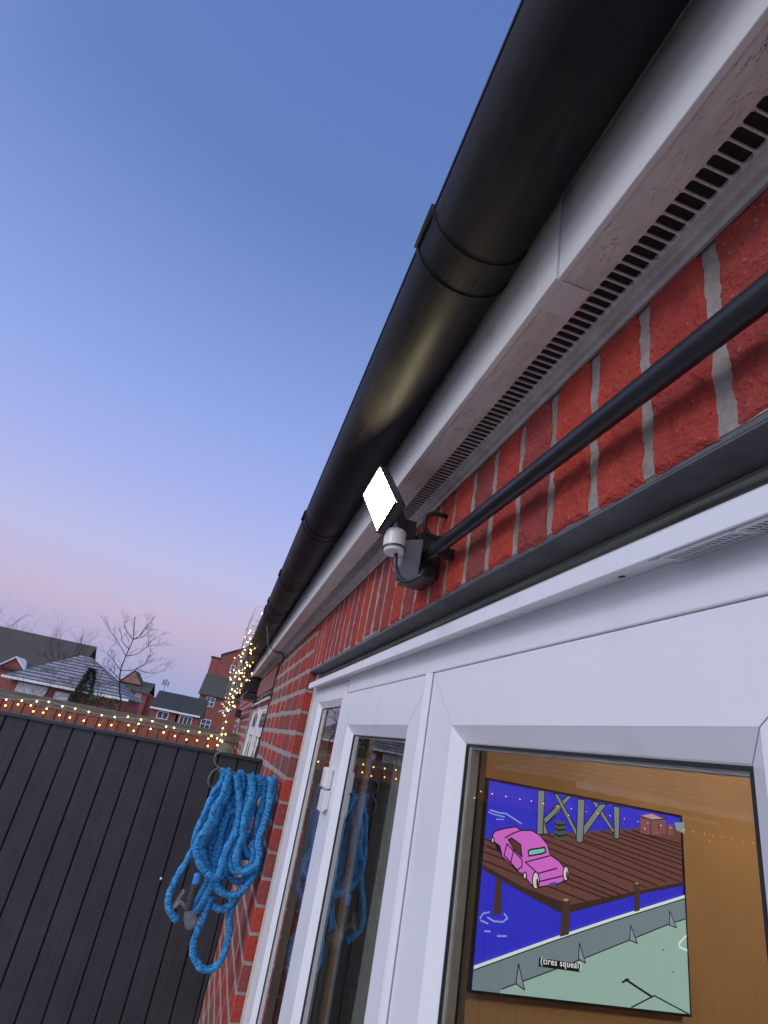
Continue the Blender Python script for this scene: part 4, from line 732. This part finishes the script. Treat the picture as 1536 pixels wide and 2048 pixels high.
# ================================================================ HOUSES BEYOND
def win(parent, x0, x1, z0, z1, y, nx=2, nz=2, name='window'):
    b = MB(); b.box(x0, x1, y - .06, y + .05, z0, z1); f = b.build(name, 'upvc_far', parent)
    b = MB(); t = .08
    for i in range(nx):
        for j in range(nz):
            a0 = x0 + t + (x1 - x0 - t) / nx * i; a1 = x0 + (x1 - x0 - t) / nx * (i + 1); c0 = z0 + t + (z1 - z0 - t) / nz * j; c1 = z0 + (z1 - z0 - t) / nz * (j + 1)
            b.box(a0, a1, y - .07, y - .061, c0, c1)
    b.build('pane', 'pane_far', f); return f
def gable(b, x0, x1, y0, y1, ze, zr, ov=.3, th=.15):
    """ridge along x"""
    ym = (y0 + y1) / 2
    b.prism([(y0 - ov, ze - .1), (ym, zr), (y1 + ov, ze - .1), (y1 + ov, ze - .1 - th), (ym, zr - th), (y0 - ov, ze - .1 - th)], 'x', x0 - ov, x1 + ov)
def gable_y(b, x0, x1, y0, y1, ze, zr, ov=.3, th=.15):
    xm = (x0 + x1) / 2
    b.prism([(x0 - ov, ze - .1), (xm, zr), (x1 + ov, ze - .1), (x1 + ov, ze - .1 - th), (xm, zr - th), (x0 - ov, ze - .1 - th)], 'y', y0 - ov, y1 + ov)
# tall brick house at the right
h = empty('tall_brick_house', (-1, 84, GZ)); tag(h, 'tall three storey red brick house with a lower tiled wing, right of the far houses', 'house')
b = MB(); b.box(-3.15, 5.0, 80, 88, GZ, 3.5); b.box(-3.35, -1.95, 87.5, 94, GZ, 9.0); b.prism([(-1.95, GZ), (8, GZ), (8, 9.2), (4.5, 13.0), (-1.95, 9.55)], 'y', 87.2, 96); b.build('wall', 'house_brick', h)
b = MB(); b.prism([(79.6, 3.35), (87.1, 6.5), (87.1, 6.35), (79.6, 3.2)], 'x', -3.4, 5.2); b.build('roof', 'tile_moss', h)
b = MB(); b.prism([(-2.15, 9.45), (4.5, 13.1), (4.5, 13.25), (-2.15, 9.65)], 'y', 87.0, 96.2); b.box(-3.5, -1.96, 87.3, 94.2, 9.0, 9.12); b.build('roof', 'tile_dark', h)
win(h, -2.2, -1.0, 1.90, 3.12, 80); win(h, -2.0, -.72, -.9, .32, 80); win(h, -.28, .38, 7.2, 8.45, 87.2, 1, 2)
b = MB(); b.box(-.15, .05, 79.8, 79.98, 2.45, 2.7); b.build('alarm_box', 'upvc_far', h)
# low bungalows in the middle
h = empty('grey_roof_bungalow', (-6, 72, GZ)); tag(h, 'low bungalow with black tiled roof and long white fascia beside the tall house', 'bungalow')
b = MB(); b.box(-7.5, -4.62, 70, 76, GZ, .5); b.build('wall', 'house_brick', h)
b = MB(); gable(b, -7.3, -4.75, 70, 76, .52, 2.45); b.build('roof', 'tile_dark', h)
b = MB(); b.box(-7.65, -4.5, 69.55, 69.68, .30, .50); b.build('fascia', 'upvc_far', h); win(h, -6.7, -5.45, -.6, .22, 70, 2, 1)
h = empty('grey_roof_bungalow', (-3.6, 72, GZ)); tag(h, 'smaller black roofed bungalow touching the tall brick house, white patio window', 'bungalow')
b = MB(); b.box(-4.35, -2.0, 69.5, 75.5, GZ, .45); b.build('wall', 'house_brick', h)
b = MB(); gable(b, -4.2, -2.0, 69.5, 75.5, .47, 2.42); b.build('roof', 'tile_dark', h)
b = MB(); b.box(-4.5, -2.0, 69.05, 69.18, .28, .46); b.build('fascia', 'upvc_far', h); win(h, -4.15, -2.75, -.9, .2, 69.5, 3, 1)
# gabled brick house
h = empty('gabled_brick_house', (-14, 104, GZ)); tag(h, 'red brick house with pale timbered gable and white windows behind the bare tree', 'house')
b = MB(); b.box(-16.6, -12.0, 100, 108, GZ, 2.6); b.box(-12.0, -11.4, 101.5, 108, GZ, 2.3); b.build('wall', 'house_brick', h)
b = MB(); gable(b, -16.6, -12.1, 100, 108, 2.6, 4.35); b.build('roof', 'tile_moss', h)
b = MB(); b.prism([(-17.0, 3.6), (-15.3, 5.55), (-13.6, 3.6)], 'y', 101.6, 101.9); b.build('gable_front', 'house_brick_pale', h)
b = MB(); gable_y(b, -17.0, -13.7, 101.7, 107, 3.7, 5.75, .2); b.build('gable_roof', 'tile_brown', h)
b = MB(); b.prism([(-15.6, 1.0), (-15.6, 2.2), (-15.05, 2.85), (-14.45, 2.2), (-14.45, 1.0)], 'y', 99.6, 99.99); b.build('porch_gable', 'house_brick', h)
win(h, -15.35, -14.85, 1.52, 2.3, 99.6); win(h, -13.75, -12.9, 1.45, 2.22, 100); win(h, -15.1, -13.3, -.5, .32, 99.6, 3, 1)
# large brown roof at the left
h = empty('brown_roof_house', (-18, 49, GZ)); tag(h, 'large house with a long plain brown tiled roof at the left edge', 'house')
b = MB(); b.box(-30, -10.9, 45.6, 51.4, GZ, 1.45); b.build('wall', 'house_brick', h)
b = MB(); gable(b, -30, -10.95, 45.6, 51.4, 1.5, 3.85, .25); b.build('roof', 'tile_brown', h)
# house with small frosted gable
h = empty('frosted_gable_house', (-12.4, 39, GZ)); tag(h, 'brick house with a small frost edged gable in front of the long brown roof', 'house')
b = MB(); b.box(-16, -9.8, 38, 42, GZ, .95); b.prism([(-13.0, .9), (-12.3, 1.42), (-11.6, .9)], 'y', 37.7, 37.99); b.build('wall', 'house_brick', h)
b = MB(); gable(b, -16, -9.9, 38, 42, 1.0, 1.65); b.build('roof', 'tile_brown', h)
b = MB(); gable_y(b, -12.95, -11.65, 37.6, 39, .98, 1.52, .08, .07); b.build('gable_trim', 'upvc_far', h)
# hipped bungalow with frost on its tiles
h = empty('frosted_bungalow', (-5.7, 26, GZ)); tag(h, 'low bungalow with a hipped roof striped by frost and white rendered wall', 'bungalow')
b = MB(); b.mat('house_brick'); b.box(-7.7, -3.7, 24.1, 29, GZ, .24); b.mat('render_white'); b.box(-7.45, -6.4, 24.04, 24.09, GZ, .12); b.box(-6.1, -5.6, 24.04, 24.09, GZ, .05); b.box(-4.9, -4.7, 24.04, 24.09, GZ, -.02); b.build('wall', parent=h)
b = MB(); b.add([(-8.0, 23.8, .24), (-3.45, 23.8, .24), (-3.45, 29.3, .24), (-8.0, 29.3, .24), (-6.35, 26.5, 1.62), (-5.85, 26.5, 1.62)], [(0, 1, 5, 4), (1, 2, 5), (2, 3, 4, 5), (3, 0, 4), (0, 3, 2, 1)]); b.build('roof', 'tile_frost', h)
b = MB(); b.box(-8.0, -3.45, 23.74, 23.79, .17, .26); b.build('fascia', 'upvc_far', h)
# second bungalow further left, seen only as a reflection in the door glass
h = empty('side_bungalow', (-14, 15, GZ)); tag(h, 'bungalow with frosted tiles out to the left, mirrored in the door glass', 'bungalow')
b = MB(); b.box(-17, -8.3, 13, 17, GZ, .22); b.build('wall', 'house_brick', h)
b = MB(); b.add([(-17.3, 12.7, .25), (-8.0, 12.7, .25), (-8.0, 17.3, .25), (-17.3, 17.3, .25), (-15.3, 15, 1.45), (-10, 15, 1.45)], [(0, 1, 5, 4), (1, 2, 5), (2, 3, 4, 5), (3, 0, 4), (0, 3, 2, 1)]); b.build('roof', 'tile_frost_pale', h)
b = MB(); b.box(-17.3, -8.0, 12.62, 12.69, .13, .29); b.build('fascia', 'upvc_far', h); win(h, -16.2, -14.2, -.9, .0, 13, 3, 1); win(h, -12.5, -11.3, -.9, .0, 13, 2, 1)
# mast
b = MB(); b.tube([(-9.0, 92, GZ), (-9.0, 92, 4.7)], .06, 6); b.box(-9.5, -9.2, 91.9, 92.0, 3.9, 4.7); b.box(-9.1, -8.85, 91.9, 92.0, 3.9, 4.8); b.box(-8.7, -8.5, 91.9, 92.0, 3.8, 4.6); b.box(-9.5, -8.5, 91.95, 92, 4.1, 4.16)
tag(b.build('phone_mast', 'grey_metal', origin=(-9, 92, GZ)), 'slim mast with upright aerial panels above the black roofs', 'mast')
# ================================================================ TREES
def tree(name, label, base, height, seed, mat='bark', spread=.9, depth=6, r0=.07, lean=(0, 0, 1), forks=3, gr='bare trees beyond the fence', tw=.62, clear=.3):
    rnd = random.Random(seed); t = empty(name, base); tag(t, label, 'tree', gr)
    tr_ = MB(); br = MB(); base = Vector(base)
    def grow(p, d, L, r, lv, mb):
        n = 4; pts = [p]; rs = [r]; q = p
        for i in range(n):
            d = (d + Vector((rnd.uniform(-1, 1), rnd.uniform(-1, 1), rnd.uniform(-.4, .8))) * .11).normalized(); q = q + d * L / n; pts.append(q); rs.append(r * (1 - .35 * (i + 1) / n))
        mb.tube(pts, rs, 6 if lv < 2 else 4, lv < 2)
        if lv >= depth: return
        k = forks if lv < 3 else 2 + (rnd.random() < .55)
        for j in range(k):
            a = rnd.uniform(0, 6.283); s_ = rnd.uniform(.45, spread); o = d.orthogonal().normalized(); o = Matrix.Rotation(a, 3, d) @ o
            nd = (d + o * s_).normalized(); i = rnd.choice((2, 3, 4)) if lv else rnd.choice((3, 4))
            grow(pts[i], nd, L * rnd.uniform(.62, .85), rs[i] * tw if j else rs[i] * .75, lv + 1, br)
    grow(base, Vector(lean).normalized(), height * clear, r0, 0, tr_)
    tr_.build('trunk', mat, t, smooth=True); br.build('branches', mat, t, smooth=True); return t
rnd = random.Random(8); t = empty('bare_tree', (-3.15, 18, GZ)); tag(t, 'bare dark tree with a forked top, tallest beside the gabled brick house', 'tree', 'bare trees beyond the fence')
tb = MB(); bb = MB()
def twig(p, d, L, r, lv):
    pts = [p]; q = p
    for i in range(3): d = (d + Vector((rnd.uniform(-1, 1), rnd.uniform(-1, 1), rnd.uniform(-.5, .9))) * .16).normalized(); q = q + d * L / 3; pts.append(q)
    bb.tube(pts, [r, r * .85, r * .7, r * .5], 4, False)
    if lv < 4:
        for k in range(2 + (rnd.random() < .4)):
            o = (d + Vector((rnd.uniform(-1, 1), rnd.uniform(-1, 1), rnd.uniform(-.6, .9))) * .6).normalized(); twig(pts[rnd.choice((1, 2, 3))], o, L * rnd.uniform(.55, .8), r * .65, lv + 1)
for li, L in enumerate(LIMBS):
    P = [Vector(q) + Vector((0, (0 if li == 0 else rnd.uniform(-.12, .12) * k), 0)) for k, q in enumerate(L)]
    if li == 0: P = [Vector((P[0].x - .02, 18, GZ))] + P
    P = catmull(P, .08); r_a = .034 if li == 0 else .012; n_ = len(P)
    (tb if li == 0 else bb).tube(P, [r_a * (1 - .72 * i / (n_ - 1)) for i in range(n_)], 7, True)
    for i in range(n_ // 3 if li else n_ * 2 // 3, n_, 2 if li else 3):
        d = (P[min(i + 1, n_ - 1)] - P[max(i - 1, 0)]).normalized(); o = (d + Vector((rnd.uniform(-1, 1), rnd.uniform(-1, 1), rnd.uniform(-.4, 1))) * .7).normalized()
        twig(P[i], o, rnd.uniform(.16, .34), .0048, 1)
tb.build('trunk', 'bark', t, smooth=True); bb.build('branches', 'bark', t, smooth=True)
tree('bare_tree', 'wide twiggy bare tree behind the end of the long brown roof', (-8.2, 34, GZ), 6.4, 12, mat='bark_far', r0=.14, depth=6, clear=.32)
tree('bare_tree', 'faint bare tree rising over the brown roof at the left edge', (-19.5, 55, GZ), 9.5, 21, mat='bark_far', r0=.2, depth=6, clear=.3)
tree('bare_tree', 'small hazy bare tree over the brown roof, second from the left', (-14.8, 56, GZ), 6.6, 31, mat='bark_far', r0=.14, depth=6, clear=.3)
tree('bare_tree', 'slender bare tree standing between the twiggy tree and the forked tree', (-5.6, 30, GZ), 4.9, 27, mat='bark_far', r0=.09, depth=5, clear=.3)
tree('bare_tree', 'little bare tree behind the phone mast', (-7.9, 95, GZ), 6.0, 45, mat='bark_far', r0=.12, depth=5, clear=.32)
tree('bare_shrub', 'low leafless shrub spreading against the white bungalow wall', (-3.25, 12, GZ), 2.75, 9, r0=.05, depth=6, spread=1.1, clear=.33)
tree('bare_shrub', 'upright leafless shrub in front of the frosted roof', (-3.0, 13, GZ), 3.0, 14, r0=.05, depth=6, spread=.9, clear=.33)
def leafy(name, label, cat, base, crown, n, mat, seed, trunk_r=.03, size=.05):
    rnd = random.Random(seed); t = empty(name, base); tag(t, label, cat); b = MB()
    for i in range(n):
        p, dr = crown(rnd); a = Vector((rnd.uniform(-1, 1), rnd.uniform(-1, 1), rnd.uniform(-1, 1))).normalized(); c_ = a.orthogonal().normalized(); s_ = size * rnd.uniform(.5, 1.3)
        b.add([p, p + dr * s_ + c_ * s_ * .3, p + dr * s_ * 2, p + dr * s_ - c_ * s_ * .3], [(0, 1, 2, 3)])
    b.build('crown', mat, t); b = MB(); b.tube([base, (base[0], base[1], -.4)], trunk_r, 6); b.build('trunk', 'bark', t)
def cone(rnd):
    h_ = rnd.random() ** 1.2; z = -1.2 + h_ * 1.9; r = .32 * (1 - h_) ** .7 * (.75 + .4 * rnd.random()); a = rnd.uniform(0, 6.283)
    return Vector((-3.42 + r * math.cos(a), 16 + r * math.sin(a), z)), Vector((math.cos(a), math.sin(a), .5)).normalized()
leafy('conifer_tree', 'small dark green conifer in front of the frosted roof', 'tree', (-3.42, 16, GZ), cone, 5200, 'conifer_green', 4)
def hedge(rnd):
    a = rnd.uniform(0, 6.283); e_ = rnd.random(); r = .26 * (1 - e_ * .35); z = -.9 + e_ * 1.0 - .12 * rnd.random()
    return Vector((-2.0 + r * math.cos(a), 11 + r * math.sin(a) * .8, z)), Vector((math.cos(a), math.sin(a), rnd.uniform(-.2, 1))).normalized()
leafy('garden_bush', 'olive green bush just above the fence rail, right of the conifer', 'bush', (-2.0, 11, GZ), hedge, 3800, 'hedge_green', 6, size=.035)
